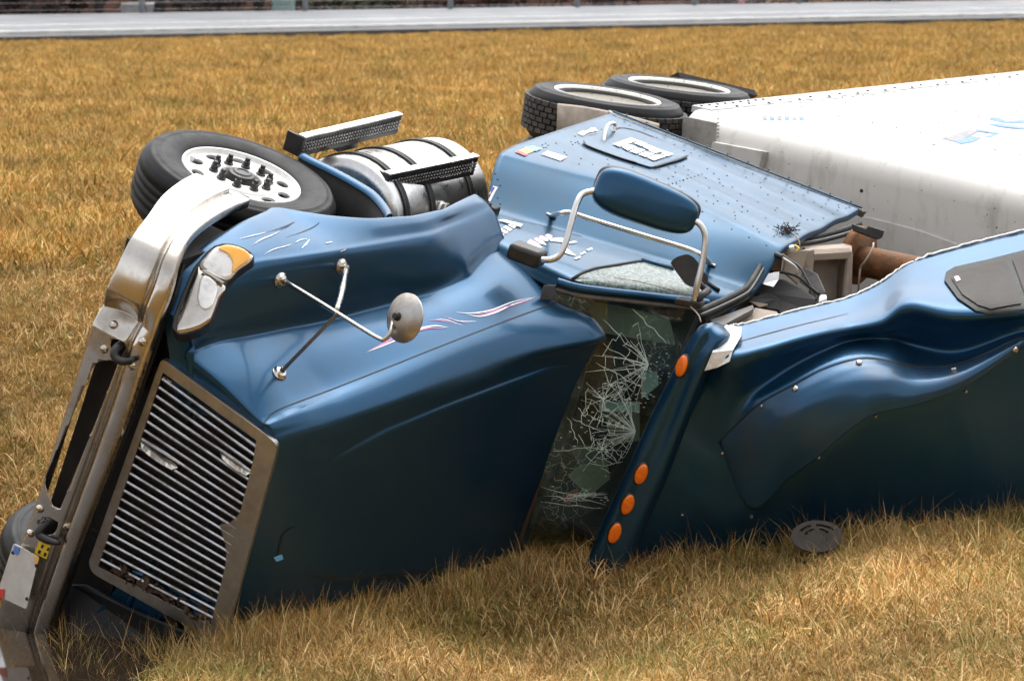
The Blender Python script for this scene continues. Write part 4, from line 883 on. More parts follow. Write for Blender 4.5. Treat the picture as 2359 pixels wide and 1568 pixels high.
for t_ in np.linspace(0, 1, 24):
    f3_ = c3(UB[5] + (2.6 - UB[5]) * t_); f4_ = c4(UB[8] + (2.6 - UB[8]) * t_); f5_ = c5(1.06 + 1.54 * t_); u = 1.06 + 1.54 * t_; f0 = ffront(UB[0] + (2.6 - UB[0]) * t_); f3 = min(f3_, f0 - .12); f4 = f4_; f5 = f5_
    w = lambda f: .006 * math.sin((f + 2.2) * 15) * float(sstep(1.5, 1.75, u)) * float(sstep(-2.25, -2.45, f)) if f < -2.25 else 0.
    row = [(f0 + .01, u, .90), (f0 - .015, u, .945), (f0 - .06, u, .985), (f0 * .5 + f3 * .5, u, 1.0), (f3 + .05, u, 1.0), (f3 - .0, u, 1.004), (f3 - .05, u, 1.03), (f3 * .4 + f4 * .6, u, 1.13), (f4 + .03, u, 1.185), (f4 - .03, u, 1.206)]
    row += [(f4 + (f5 - f4) * t, u, 1.212 + .006 * math.sin(t * 3.1) + w(f4 + (f5 - f4) * t)) for t in np.linspace(.12, 1, 16)]
    rows.append([(q[0], UB[j] + (2.6 - UB[j]) * t_, q[2]) for j, q in enumerate(row)])
rows = np.array(rows)
top = rows[-1].copy(); top[:, 1] += .012; top[:, 2] -= .010; top2 = top.copy(); top2[:, 1] += .006; top2[:, 2] -= .02
rows = np.concatenate([rows, [top, top2]])
cabP = cr(cr(rows, 70), 110, 1)
cab = grid_obj('cab_side', L(cabP), paint_side, tk, solid=.012)
lft = cabP.copy(); lft[..., 2] *= -1; grid_obj('cab_side', L(lft), blackd, tk, solid=.012)
Sc = Surf(cab)
# rear wall (lower part still standing), floor, cowl
grid_obj('sleeper_rear_wall', L(np.array([[(c5(u) + .03, u, r) for r in (1.19, .6, 0, -.6, -1.19)] for u in (1.05, 1.5, 1.9, 2.25)])), greyp, tk, smooth=False, solid=.02)
grid_obj('cab_floor', L(np.array([[(f, 1.22, r) for r in (.8, 0, -.9)] for f in (-1.35, -2., -3.12)])), seatm, tk, smooth=False, solid=.03)
grid_obj('dashboard', L(cr(np.array([[(-.95, 1.5, r), (-1.0, 1.92, r), (-1.12, 1.97, r), (-1.38, 1.95, r), (-1.45, 1.75, r), (-1.38, 1.4, r)] for r in (-.9, 0, .9)]), 30, 1)), seatm, tk, solid=.02)
grid_obj('cowl', L(cr(np.array([[(f, u - .03 * abs(r), r) for r in (-.93, -.5, 0, .5, .93)] for f, u in ((-.85, 1.90), (-1.0, 1.97), (-1.05, 2.0))]), 12, 1)), blackp, tk, solid=.01)
# drip rail on the rear edge, bright inner strip, bent corner
up_ = [L(c5(u) - .012, u, 1.222) for u in np.linspace(1.06, 2.62, 20)]; tube('drip_rail', up_, .006, paint_side, cab, seg=8)
q = [L(c5(u) - .03, u, 1.205) for u in np.linspace(1.03, 2.62, 20)]; tube('rail_strip', q, .011, alu, cab, seg=6)
mb = MB()
for u in np.linspace(1.15, 2.55, 12): V, F = box_geo(L(c5(u) - .004, u, 1.236), FW * .005, UW * .005, RW * .004); mb.add(V, F)
mb.build('rail_clips', blackp, cab, smooth=False, kind='stuff')
fl_ = [loc(1880, 438, r=1.20), loc(1996, 488, r=1.20), loc(1985, 500, r=1.16), loc(1950, 486, r=1.17)]; plate('bent_flashing', [L(p) for p in fl_], [], .004, RW, greyp, cab)
# weatherstrip along the torn edge
wsx = [(1972, 514, 1.17), (1930, 528, 1.17), (1880, 541, 1.165), (1830, 549, 1.16), (1795, 555, 1.15), (1770, 570, 1.13), (1748, 602, 1.10), (1724, 643, 1.06), (1706, 664, 1.03), (1655, 690, 1.0), (1600, 714, .98)]
tube('weatherstrip', [L(loc(x, y, r=r_)) + UW * .02 for x, y, r_ in wsx], .020, rubber, cab, seg=8, n=50)
tube('weatherstrip', [L(loc(x + 3, y + 11, r=r_ - .01)) + UW * .02 for x, y, r_ in wsx], .013, rubber, cab, seg=8, n=50)
tube('weatherstrip', [L(loc(x + 1, y + 5, r=r_)) + UW * .032 for x, y, r_ in wsx], .006, greyp, cab, seg=6, n=50)
# A-pillar gasket and door seam
stripe('door_seam', Sc, [(1290, 640), (1340, 652), (1400, 664), (1470, 679), (1545, 697)], .010, gapm, cab, .002, 30)
stripe('door_seam', Sc, [(1180, 505), (1250, 520), (1340, 545)], .004, gapm, cab, .002, 16)
# door window
win = [(1313, 644), (1345, 628), (1370, 620), (1478, 603), (1550, 624), (1618, 652), (1622, 668), (1600, 688), (1553, 694), (1440, 674), (1363, 658)]
plt = decal('door_window', Sc, win, glass_wet, tk, .006, 5)
fr_ = [Sc.hit(x, y, .006)[0] for x, y in win if Sc.hit(x, y)[0] is not None]
tube('window_gasket', [Sc.hit(x, y, .006)[0] for x, y in [(1318, 645), (1345, 629), (1370, 621), (1420, 613), (1476, 604)]], .010, rubber, plt, seg=6)
tube('window_trim', [Sc.hit(x, y, .008)[0] for x, y in [(1476, 602), (1512, 612), (1550, 623)]], .015, paint, plt, seg=6)
tube('window_trim', [Sc.hit(x, y, .008)[0] for x, y in [(1625, 650), (1640, 662), (1655, 672)]], .010, rubber, plt, seg=6)
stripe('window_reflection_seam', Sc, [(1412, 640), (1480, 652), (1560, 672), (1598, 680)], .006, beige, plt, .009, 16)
# badges, lettering on the door
b_ = decal('door_badge', Sc, [(1146, 510), (1157, 508), (1203, 519), (1198, 526)], alu, cab, .008)
def letters(S, quad, rows_, mat, parent, slant=0., name='lettering'):
    q = np.array(quad, float)              # a, b along the writing, d below a
    for r_i, word in enumerate(rows_):
        nL = len(word)
        for k, ch in enumerate(word):
            if ch == ' ': continue
            v0, v1 = r_i / len(rows_) + .05, (r_i + 1) / len(rows_) - .05; u0, u1 = k / nL + .012, (k + 1) / nL - .012
            P = lambda u, v: tuple(q[0] + (q[1] - q[0]) * u + (q[2] - q[0]) * v)
            decal(name, S, [P(u0, v0), P(u1, v0), P(u1, v1), P(u0, v1)], mat, parent, .004, 1)
for k in range(4): decal('lettering', Sc, [(1136 + 11 * k, 538 - 6 * k), (1142 + 11 * k, 533 - 6 * k), (1162 + 9 * k, 541 - 6 * k), (1156 + 9 * k, 546 - 6 * k)], whitem, cab, .004, 1)
name_sh = [[(1213, 560), (1222, 553), (1240, 562), (1248, 572), (1232, 571)], [(1228, 552), (1236, 549), (1252, 558), (1258, 566), (1246, 564)], [(1240, 548), (1247, 544), (1262, 551), (1262, 557), (1252, 556)], [(1254, 544), (1262, 540), (1272, 545), (1270, 551), (1262, 550)],
           [(1262, 551), (1290, 549), (1308, 553), (1308, 560), (1290, 559), (1268, 557)], [(1288, 578), (1300, 570), (1310, 577), (1326, 590), (1312, 588), (1298, 583)], [(1308, 560), (1322, 556), (1330, 559), (1312, 563)], [(1334, 586), (1346, 580), (1349, 583), (1338, 589)], [(1350, 576), (1362, 571), (1364, 575), (1354, 580)], [(1322, 596), (1336, 590), (1338, 594), (1326, 599)]]
for p in name_sh: decal('lettering', Sc, p, whitem, cab, .004, 1)
for p in name_sh[:6]: stripe('lettering_edge', Sc, p[:3], .003, pinkm, cab, .005, 8)
# sleeper hatch
Z1 = lambda pts: [(1317 + x * .1292, 276.5 + y * .1292) for x, y in pts]
hat = Z1([(190, 400), (560, 260), (740, 200), (850, 175), (1000, 185), (1200, 240), (1500, 350), (1700, 450), (1900, 540), (2060, 640), (2060, 680), (1800, 770), (1480, 860), (1380, 860), (1150, 790), (850, 700), (500, 580), (260, 480)])
hatch = decal('sleeper_hatch', Sc, hat, paint_side, cab, .010, 3)
stripe('hatch_gasket', Sc, Z1([(740, 205), (850, 172), (1000, 188), (1200, 240), (1440, 335)]), .014, gapm, cab, .012, 24)
stripe('hatch_gasket', Sc, Z1([(195, 405), (230, 460), (330, 510), (500, 575), (850, 700), (1150, 790)]), .012, gapm, cab, .012, 24)
stripe('hatch_gasket', Sc, Z1([(1150, 800), (1380, 870), (1480, 900), (1560, 895)]), .005, gapm, cab, .012, 14)
stripe('hatch_gasket', Sc, Z1([(1470, 860), (1700, 790), (1900, 730), (2060, 665)]), .014, gapm, cab, .012, 18)
stripe('hatch_gasket', Sc, Z1([(120, 430), (260, 510), (700, 670), (1050, 795), (1340, 880)]), .004, gapm, cab, .003, 24)
stripe('hatch_gasket', Sc, Z1([(1440, 335), (1700, 440), (1900, 530)]), .004, gapm, cab, .012, 12)
hd = [Sc.hit(*p, o)[0] for p, o in zip(Z1([(560, 420), (560, 330), (610, 250), (720, 215), (735, 240)]), (.0, .05, .06, .05, .0))]
tube('hatch_handle', hd, .011, alu, cab, seg=8, n=16)
# block lettering on the hatch: two rows of white characters
rowA = [[(880, 410), (1040, 360), (1175, 410), (1010, 465)], [(1090, 455), (1200, 415), (1330, 470), (1230, 515)], [(1245, 520), (1340, 485), (1475, 530), (1360, 580)], [(1350, 590), (1490, 545), (1640, 600), (1460, 640)], [(1570, 645), (1650, 600), (1800, 650), (1690, 695)]]
rowB = [[(710, 470), (870, 420), (1000, 470), (830, 525)], [(870, 525), (1010, 478), (1150, 530), (980, 592)], [(1010, 600), (1150, 545), (1300, 580), (1140, 650)], [(1170, 655), (1310, 605), (1460, 650), (1300, 710)], [(1325, 715), (1500, 655), (1670, 690), (1450, 770)]]
for p in rowA + rowB: decal('lettering', Sc, Z1(p), whitem, hatch, .016, 2)
for p in rowA + rowB:
    a_ = np.array(p, float); c_ = a_.mean(0); stripe('lettering_gap', Sc, Z1([c_ - (a_[1] - a_[0]) * .28, c_ + (a_[1] - a_[0]) * .25]), .004, paint_side, hatch, .018, 4)
decal('lettering', Sc, Z1([(100, 255), (160, 210), (250, 210), (340, 150), (420, 150), (460, 210), (400, 215), (280, 240), (190, 295)]), whitem, cab, .004, 2)
stripe('lettering', Sc, Z1([(300, 275), (380, 250), (450, 240)]), .006, decal_grey, cab, .004, 6)
decal('sunset_sticker', Sc, [(1186, 351), (1215, 340), (1234, 348), (1207, 359)], decal_sun, cab, .004, 2); decal('sunset_sticker', Sc, [(1206, 341), (1226, 337), (1248, 344), (1234, 350)], decal_sky, cab, .005, 2); decal('sunset_sticker', Sc, [(1186, 352), (1194, 348), (1216, 358), (1208, 361)], decal_red, cab, .005, 2)
decal('white_sticker', Sc, [(1246, 357), (1260, 349), (1306, 363), (1290, 372)], whitem, cab, .004, 2)
decal('navy_sticker', Sc, [(1116, 455), (1130, 428), (1146, 432), (1128, 466)], whitem, cab, .004, 2); decal('navy_sticker', Sc, [(1121, 447), (1130, 431), (1140, 433), (1130, 450)], decal_navy, cab, .005, 2)
mb = MB()
for _ in range(130):
    t, s = rng.uniform(0, 1), rng.uniform(0, 1); px, py = 1215 + 200 * t + 560 * s, 345 - 70 * t + 205 * s; stud(Sc, mb, px + rng.normal(0, 3), py, .0048, .003, 6)
for k in range(26): stud(Sc, mb, 1345 + 20 * k, 330 + 9.3 * k - 20 + (60 if k % 2 else -30), .0045, .003, 6)
for k in range(10): stud(Sc, mb, 1540 + 8.5 * k, 425 - 2.6 * k, .0045, .003, 6)
for k in range(7): stud(Sc, mb, 1140 + 6 * (k % 3), 400 + 14 * k, .005, .003, 6)
mb.build('sleeper_rivets', gapm, cab, smooth=False, kind='stuff')
# grab rail
P0, P1 = Sc.hit(1270, 497, 0)[0], Sc.hit(1637, 608, 0)[0]
gr_pts = [P0, L(loc(1290, 492, r=1.14)), L(loc(1312, 490, r=1.16)), L(loc(1360, 505, r=1.16)), L(loc(1480, 542, r=1.165)), L(loc(1585, 574, r=1.17)), L(loc(1618, 590, r=1.16)), P1]
tube('grab_rail', gr_pts, .0135, alu, tk, seg=10, n=50)
for p in (P0, P1): box('rail_foot', p, UW * .03, FW * .012 + RW * .006, RW * .006 - FW * .004, alu, tk, .004)

# ------------------------------------------------------------------ windscreen
WR = np.array([(-.93, 1.90, .90), (-1.0, 2.02, .905), (-1.25, 2.225, .915), (-1.5, 2.43, .92), (-1.58, 2.50, .92)]); WC = np.array([(-.78, 1.90, 0), (-.84, 2.02, 0), (-1.04, 2.24, 0), (-1.22, 2.46, 0), (-1.28, 2.54, 0)])
net = []
for s in np.linspace(-1, 1, 13): q = WC + (WR - WC) * abs(s) ** 2.2; q[:, 2] = s * .91; net.append(q)
wsP = cr(cr(np.array(net), 60), 40, 1); wsO = grid_obj('windscreen', L(wsP), glass_ws, tk); Sw = Surf(wsO)
tube('windscreen_gasket', [L(q) for q in wsP[-1]], .013, greyp, wsO, seg=8)
tube('windscreen_pillar', [L(q) + RW * .038 + FW * .004 for q in wsP[-1]], .024, paint, cab, seg=10)
tube('windscreen_gasket', [L(q) + UW * .005 for q in wsP[:, -4]], .020, rubber, wsO, seg=8)
Z7 = lambda pts: [(1197.5 + x * .3993, 663 + y * .3993) for x, y in pts]
cent = [(660, 825), (700, 470), (480, 620), (860, 330), (570, 470)]
crk = []
def web(cx, cy, t0, t1, nr, rings, sy=.95):          # connected web: rays from the impact joined by broken rings
    th = np.sort(rng.uniform(t0, t1, nr)); RR = np.array(rings, float); P = np.zeros((nr, len(RR), 2))
    for i in range(nr):
        d = 0.
        for j, q in enumerate(RR):
            d += rng.normal(0, .035); t = th[i] + d; q = q * rng.uniform(.9, 1.1); P[i, j] = (cx + q * math.cos(t), cy - q * math.sin(t) * sy)
    for i in range(nr):
        n_ = rng.integers(max(2, len(RR) // 2), len(RR) + 1); crk.append(([np.array([cx, cy], float)] + [P[i, j] for j in range(n_)], [.0042, .003, .002, .0012]))
        if i < nr - 1:
            for j in range(len(RR) - 1):
                if rng.uniform() < .62: m_ = (P[i, j] + P[i + 1, j]) / 2 + rng.normal(0, 5, 2); crk.append(([P[i, j], m_, P[i + 1, j]], [.0016, .0034, .0016]))
web(665, 825, 1.75, 4.5, 26, [35, 75, 115, 160, 205, 250, 300, 350])
web(740, 440, 1.9, 4.4, 18, [40, 85, 135, 190, 250, 310])
web(480, 640, 0, 6.283, 14, [30, 65, 105, 150]); web(470, 925, 0, 6.283, 12, [30, 70, 115, 160]); web(330, 1195, 0, 6.283, 16, [25, 60, 110, 170], .3)
for a_, b_ in [((640, 110), (860, 330)), ((480, 180), (700, 400)), ((480, 330), (760, 490)), ((430, 425), (690, 570)), ((370, 480), (700, 470)), ((190, 940), (480, 915)), ((120, 1155), (500, 1215)), ((140, 1190), (500, 1240)), ((120, 1230), (480, 1270)), ((340, 690), (380, 740)), ((300, 750), (480, 830)), ((270, 740), (340, 900))]:
    a_, b_ = np.array(a_, float), np.array(b_, float); pts = [a_ + (b_ - a_) * t + rng.normal(0, 5, 2) for t in np.linspace(0, 1, 8)]; crk.append((pts, [.001, .0032, .0022, .004, .001]))
mbc = MB()
def add_crack(pts, w):
    H = [Sw.hit(*Z7([p])[0], .003) for p in pts]; H = [h for h in H if h[0] is not None]
    if len(H) < 2: return
    P = np.array([h[0] for h in H]); N = np.array([h[1] for h in H]); Tn = np.gradient(P, axis=0); W = np.cross(Tn, N); W /= np.linalg.norm(W, axis=1)[:, None] + 1e-9; ww = np.interp(np.linspace(0, 1, len(P)), np.linspace(0, 1, len(w)), w)
    G_ = np.stack([P - W * ww[:, None] * .5, P + W * ww[:, None] * .5], 1); mbc.add(G_.reshape(-1, 3), grid_faces(len(P), 2))
for pts, w in crk: add_crack(pts, w)
for _ in range(120):                       # glittering chips
    cx, cy, s = [(430, 830, 110), (610, 560, 80), (400, 1210, 120), (760, 480, 60), (700, 640, 50)][rng.integers(0, 5)]
    p = np.array([cx, cy]) + rng.normal(0, 1, 2) * [s, s * (.35 if cy > 1100 else .8)]; d = np.array([rng.uniform(4, 16), rng.uniform(-2, 4)]); add_crack([p, p + d], [.004, .003])
mbc.build('cracks', crackm, wsO, smooth=False, kind='stuff')
# things seen through the glass
def inside(name, pts, D, mat, th=.02):
    P = [WD(x, y, D) for x, y in pts]; n_ = unit(np.cross(P[1] - P[0], P[-1] - P[0])); n_ = n_ if n_[1] < 0 else -n_
    return plate(name, P, [], th, n_, mat, tk)
inside('sky_reflection_plate', Z7([(300, 60), (560, 100), (860, 170), (900, 330), (720, 300), (470, 258), (330, 240)]), 15.32, beige)  # added pale plate imitating the sky's reflection on the upper glass
inside('door_panel', Z7([(460, 655), (690, 655), (690, 715), (455, 715)]), 15.6, whitem); inside('door_panel', Z7([(490, 715), (690, 715), (690, 880), (540, 905), (500, 800)]), 15.65, beige)
inside('log_book', Z7([(275, 1085), (330, 1030), (500, 980), (520, 1100), (400, 1200), (360, 1170)]), 15.5, beige); inside('paper_sheet', Z7([(290, 910), (420, 905), (520, 1010), (340, 1030)]), 15.55, greyp)
inside('red_cloth', Z7([(250, 1200), (340, 1155), (330, 1215), (260, 1245)]), 15.55, decal_red); stripe('scuff', Sh, [(1268, 1050), (1238, 1130), (1205, 1220), (1180, 1290)], [.004, .03, .045, .02], mudm, hood, .002, 20)
inside('pale_panel', Z7([(700, 490), (790, 480), (800, 560), (700, 640)]), 15.5, whitem)
grid_obj('cab_dark_sheet', L(np.array([[(f, u, -.34) for u in (1.3, 1.9, 2.62)] for f in (-1.12, -1.7, -2.6)])), blackd, tk, smooth=False, solid=.03)  # added black sheet that darkens the cab and hides the ground inside
box('seat', L(-1.9, 1.75, .45), LV(.3, 0, 0), LV(0, .35, 0), LV(0, 0, .28), seatm, tk, .06); box('seat', L(-1.9, 1.75, -.45), LV(.3, 0, 0), LV(0, .35, 0), LV(0, 0, .28), seatm, tk, .06)

# ------------------------------------------------------------------ torn-off roof fairing
CE = [(1668, 752, 14.98), (1700, 748, 15.02), (1760, 733, 15.07), (1830, 715, 15.15), (1900, 698, 15.25), (1960, 682, 15.33), (2030, 648, 15.42), (2100, 602, 15.52), (2230, 562, 15.66), (2358, 530, 15.8), (2500, 500, 15.95)]
S1 = [(1652, 792, 14.80), (1692, 810, 14.74), (1760, 797, 14.78), (1830, 777, 14.85), (1900, 760, 14.94), (1960, 749, 15.02), (2030, 734, 15.02), (2090, 700, 15.04), (2200, 716, 14.98), (2358, 708, 15.02), (2500, 700, 15.1)]
S1b = [(1640, 815, 14.80), (1682, 838, 14.73), (1750, 822, 14.77), (1822, 800, 14.84), (1895, 780, 14.93), (1960, 768, 15.02), (2030, 760, 15.04), (2094, 745, 15.10), (2205, 760, 15.05), (2358, 738, 15.07), (2500, 728, 15.14)]
S2 = [(1600, 890, 14.92), (1668, 945, 14.92), (1740, 898, 14.90), (1822, 848, 14.94), (1900, 810, 15.00), (1966, 788, 15.08), (2040, 785, 15.11), (2104, 800, 15.20), (2210, 812, 15.12), (2358, 764, 15.10), (2500, 756, 15.16)]
W1 = [(1575, 960, 14.98), (1655, 1020, 15.0), (1745, 934, 14.86), (1829, 886, 14.82), (1904, 848, 14.85), (1985, 826, 14.90), (2054, 833, 14.93), (2119, 847, 15.02), (2212, 838, 15.02), (2358, 775, 15.06), (2500, 780, 15.1)]
W2 = [(1529, 1088, 15.05), (1640, 1180, 15.14), (1735, 1165, 15.06), (1815, 1105, 14.95), (1880, 1056, 14.86), (1950, 995, 14.80), (2012, 955, 14.78), (2104, 933, 14.82), (2216, 892, 14.88), (2358, 800, 15.04), (2500, 790, 15.1)]
GB = [(1440, 1290, 15.2), (1560, 1330, 15.35), (1680, 1330, 15.35), (1790, 1330, 15.36), (1880, 1330, 15.4), (1960, 1330, 15.42), (2030, 1330, 15.44), (2120, 1330, 15.46), (2230, 1330, 15.5), (2358, 1330, 15.6), (2500, 1330, 15.7)]
def cp(line, dd=0.): return np.array([WD(x, y, D + dd) for x, y, D in line])
def lerp(a, b, t, dd=0.): return [((1 - t) * p[0] + t * q[0], (1 - t) * p[1] + t * q[1], (1 - t) * p[2] + t * q[2] + dd) for p, q in zip(a, b)]
fdC = np.array([0, .02, .35, 1, 1, 1, 1, 1, .8, .3, 0])
def fdl(line, dd): return np.array([WD(x, y, D + dd * k_) for (x, y, D), k_ in zip(line, fdC)])
rowsC = [cp(CE), cp(lerp(CE, S1, .5, .015)), cp(S1), cp(S1b), cp(lerp(S1b, S2, .5, .012)), cp(S2), cp(W1, .006), fdl(lerp(W1, W2, .35), .05), fdl(lerp(W1, W2, .7), .08), fdl(W2, .09), fdl(lerp(W2, GB, .35), .04), cp(lerp(W2, GB, .7, .0)), cp(GB)]
capP = cr(cr(np.array(rowsC), 90), 100, 1)
cap = grid_obj('roof_fairing', capP, paint, tk, solid=.012, label='torn roof fairing with amber marker lights')
W2L = list(W2); W2L[1] = (1658, 1026, 15.0); W2L[2] = (1728, 1172, 15.07); fd = np.array([0, .05, .4, 1, 1, 1, 1, 1, .8, .3, 0])
def lpl(t, dd): return np.array([WD((1 - t) * p[0] + t * q[0], (1 - t) * p[1] + t * q[1], (1 - t) * p[2] + t * q[2] + dd * k_) for p, q, k_ in zip(W1, W2L, fd)])
leaf = cr(cr(np.array([cp(W1, -.004), lpl(.14, -.06), lpl(.36, -.10), lpl(.7, -.07), cp(W2L, -.0)])[:, 1:-1], 40), 80, 1)
lf = grid_obj('overlap_panel', leaf, paint_scuffed, cap, solid=.004)
E_ = cr(cp(CE), 120); E_ += rng.normal(0, .0025, E_.shape); tube('torn_edge', E_, .0065, paint_fill, cap, seg=6)
LFE = [(1640, 742, 14.88), (1612, 752, 14.84), (1585, 790, 14.86), (1556, 845, 14.9), (1499, 960, 14.98), (1459, 1050, 15.03), (1404, 1170, 15.12), (1364, 1265, 15.18), (1330, 1340, 15.25)]
MID = [(1655, 744, 14.85), (1642, 760, 14.72), (1620, 795, 14.72), (1588, 850, 14.76), (1535, 980, 14.86), (1493, 1075, 14.92), (1442, 1180, 15.0), (1402, 1268, 15.06), (1370, 1342, 15.12)]
RGE = [(1668, 750, 14.92), (1664, 770, 14.76), (1645, 805, 14.74), (1612, 860, 14.78), (1560, 990, 14.88), (1522, 1090, 14.95), (1475, 1195, 15.03), (1438, 1285, 15.10), (1405, 1350, 15.16)]
LFE = [(x, y, D - .05) for x, y, D in LFE]; MID = [(x, y, D + .045) for x, y, D in MID]; RG2 = [(x + 16, y + 6, D + .05) for x, y, D in RGE]; LF0 = [(x - 2, y, D + .06) for x, y, D in LFE]
vis = cr(cr(np.array([cp(LF0), cp(LFE), cp(lerp(LFE, MID, .5, -.02)), cp(MID), cp(RGE), cp(RG2)]), 24), 80, 1)
visor = grid_obj('roof_visor', vis, paint, cap, solid=.01); Sv = Surf(visor); Scap = Surf(cap, lf); grid_obj('fairing_rear_return', np.stack([capP[:, -1], capP[:, -1] - FW * .03 + UW * .02, capP[:, -1] - FW * .35 - RW * .1]), paint, cap, solid=.008); Sall = Surf(cap, lf, visor)
for px, py in [(1572, 843), (1476, 1090), (1445, 1160), (1415, 1226)]:
    p, n_ = Sv.hit(px, py, .0); ax = unit(Sv.hit(px + 4, py - 11, 0)[0] - Sv.hit(px - 4, py + 11, 0)[0]); ay = unit(np.cross(n_, ax))
    R_ = []
    for s, z in ((1.08, -.004), (1.06, .006), (.98, .010)): R_.append([p + ax * .062 * s * math.cos(t) + ay * .035 * s * math.sin(t) + n_ * z for t in np.linspace(0, 2 * math.pi, 28, endpoint=False)])
    grid_obj('lamp_bezel', np.array(R_), blackp, visor, wrap=True); R_ = []
    for s, z in ((.98, .008), (.95, .014), (.8, .019), (.5, .022), (.02, .023)): R_.append([p + ax * .060 * s * math.cos(t) + ay * .033 * s * math.sin(t) + n_ * z for t in np.linspace(0, 2 * math.pi, 28, endpoint=False)])
    grid_obj('marker_lamp', np.array(R_), amber, visor, wrap=True)
# torn white fibreglass, seam, window, bolts
tb_ = [(1660, 752), (1682, 750), (1708, 752), (1706, 775), (1688, 806), (1680, 832), (1652, 846), (1622, 854), (1640, 812)]
plate('torn_fibreglass', [WD(x, y, d_ - .035) for (x, y), d_ in zip(tb_, (14.93, 14.97, 14.98, 14.86, 14.76, 14.74, 14.78, 14.80, 14.76))], [], .008, unit(np.array([0, -1., .3])), paint_fill, cap)
stripe('roof_seam', Scap, [(1684, 792), (1740, 776), (1830, 752), (1900, 735), (1953, 722)], [.006, .008, .006, .003], gapm, cap, .002, 30)
stripe('panel_seam', Scap, [(x, y - 1) for x, y, D in W1[1:-1]], .010, gapm, cap, .003, 60)
wz = [(2174, 648), (2178, 630), (2198, 618), (2270, 602), (2380, 574), (2380, 712), (2278, 726), (2246, 718), (2205, 690)]
wo = decal('sleeper_window', Scap, wz, rubber, cap, .010, 4)
decal('window_pane', Scap, [(2190, 646), (2202, 632), (2270, 616), (2316, 605), (2345, 676), (2352, 704), (2280, 716), (2252, 708), (2216, 684)], glass_dark, wo, .016, 4)
decal('window_pane', Scap, [(2330, 602), (2380, 590), (2380, 692), (2362, 690), (2348, 650)], glass_dark, wo, .016, 4)
decal('pane_sticker', Scap, [(2196, 645), (2206, 642), (2212, 652), (2202, 656)], decal_pink, wo, .020, 1)
for i, (px, py) in enumerate([(1831, 895), (1978, 836), (2196, 851), (2337, 805), (1664, 1042), (1886, 1052), (2015, 957), (2222, 900), (1571, 1184), (1730, 1188), (1755, 935)]):
    m_ = MB(); stud(Scap, m_, px, py, .017 if i < 4 else .010, .016, 10)
    if m_.v: m_.build('fastener', chrome, cap, smooth='auto')
vent = decal('scuff_mark', Scap, [(1610, 1040), (1528, 1090), (1480, 1200), (1490, 1205), (1540, 1100)], chrome_dirty, cap, .003, 2) if False else None

# ------------------------------------------------------------------ exposed sleeper interior
def lb(name, px, py, D, hf, hu, hr, mat, bev=.012, **k):
    c_ = WD(px, py, D); return box(name, c_, FW * hf, UW * hu, RW * hr, mat, tk, bev, **k)
def quad(name, pts, D, mat, th=.02, bev=.006):
    P = [WD(*(p if len(p) == 3 else (*p, D))) for p in pts]; n_ = unit(np.cross(P[1] - P[0], P[-1] - P[0])); n_ = n_ if n_ @ (np.array([0, 0, HC]) - P[0]) > 0 else -n_
    o = plate(name, P, [], th, n_, mat, tk); bevel(o, bev); return o
Z5 = lambda pts: [(1640 + p[0] * .235, 461 + p[1] * .235, *p[2:]) for p in pts]
quad('cabinet_top', Z5([(880, 455, 16.0), (1370, 418, 16.2), (1372, 505, 16.0), (1000, 525, 15.85)]), 16, beige, .04)
quad('cabinet_frame', Z5([(1000, 525, 15.86), (1372, 505, 16.0), (1345, 1000, 16.0), (1290, 1000, 16.0), (1330, 540, 16.0), (1010, 560, 15.9)]), 16, beige, .03)
quad('cabinet_back', Z5([(990, 520, 16.1), (1240, 530, 16.15), (1220, 1000, 16.15), (960, 1000, 16.1)]), 16.1, beige, .03)
quad('cabinet_side', Z5([(1220, 530, 16.2), (1350, 510, 16.05), (1335, 1000, 16.05), (1190, 1000, 16.2)]), 16.1, beige, .02)
quad('cabinet_post', Z5([(900, 500, 15.84), (1005, 480, 15.86), (990, 700, 15.86), (1110, 900, 15.9), (1080, 900, 15.9), (940, 690, 15.86), (880, 700, 15.86)]), 15.85, beige, .04)
quad('moulded_panel', Z5([(720, 540, 15.8), (760, 510, 15.8), (940, 490, 15.8), (900, 640, 15.8), (840, 830, 15.8), (690, 700, 15.8)]), 15.8, beige, .05)
quad('tan_board', Z5([(590, 480, 15.9), (760, 490, 15.9), (690, 580, 15.85), (670, 720, 15.85), (480, 700, 15.85)]), 15.9, tanm)
quad('torn_foil', Z5([(540, 720, 15.62), (660, 700, 15.62), (650, 780, 15.6), (600, 850, 15.58), (490, 820, 15.6)]), 15.6, alu, .004, .001)
quad('door_trim', Z5([(420, 800, 15.75), (700, 760, 15.75), (900, 860, 15.7), (1060, 980, 15.6), (1060, 1120, 15.55), (650, 1120, 15.55), (400, 900, 15.7)]), 15.7, seatm, .06, .02)
quad('speaker_board', Z5([(900, 660, 15.82), (1030, 720, 15.8), (1110, 900, 15.75), (1080, 960, 15.75), (850, 800, 15.82)]), 15.8, greyp, .03)
quad('vent_box', Z5([(350, 960, 15.55), (560, 900, 15.6), (660, 960, 15.6), (660, 1080, 15.55), (540, 1060, 15.55), (390, 1030, 15.52)]), 15.55, blackd, .05)
quad('vent_lip', Z5([(350, 985, 15.52), (545, 1015, 15.5), (545, 1030, 15.5), (460, 1050, 15.5)]), 15.5, beige, .02)
quad('headliner', Z5([(100, 1250, 15.3), (420, 1050, 15.42), (640, 1090, 15.45), (640, 1200, 15.3), (280, 1300, 15.2)]), 15.4, beige, .03)
quad('roof_rail', Z5([(-60, 1040, 15.2), (370, 870, 15.45), (370, 960, 15.42), (-20, 1180, 15.16)]), 15.3, rubber, .04)
quad('roof_rail', Z5([(-20, 1170, 15.16), (400, 1020, 15.38), (415, 1060, 15.36), (80, 1240, 15.12)]), 15.3, greyp, .03)
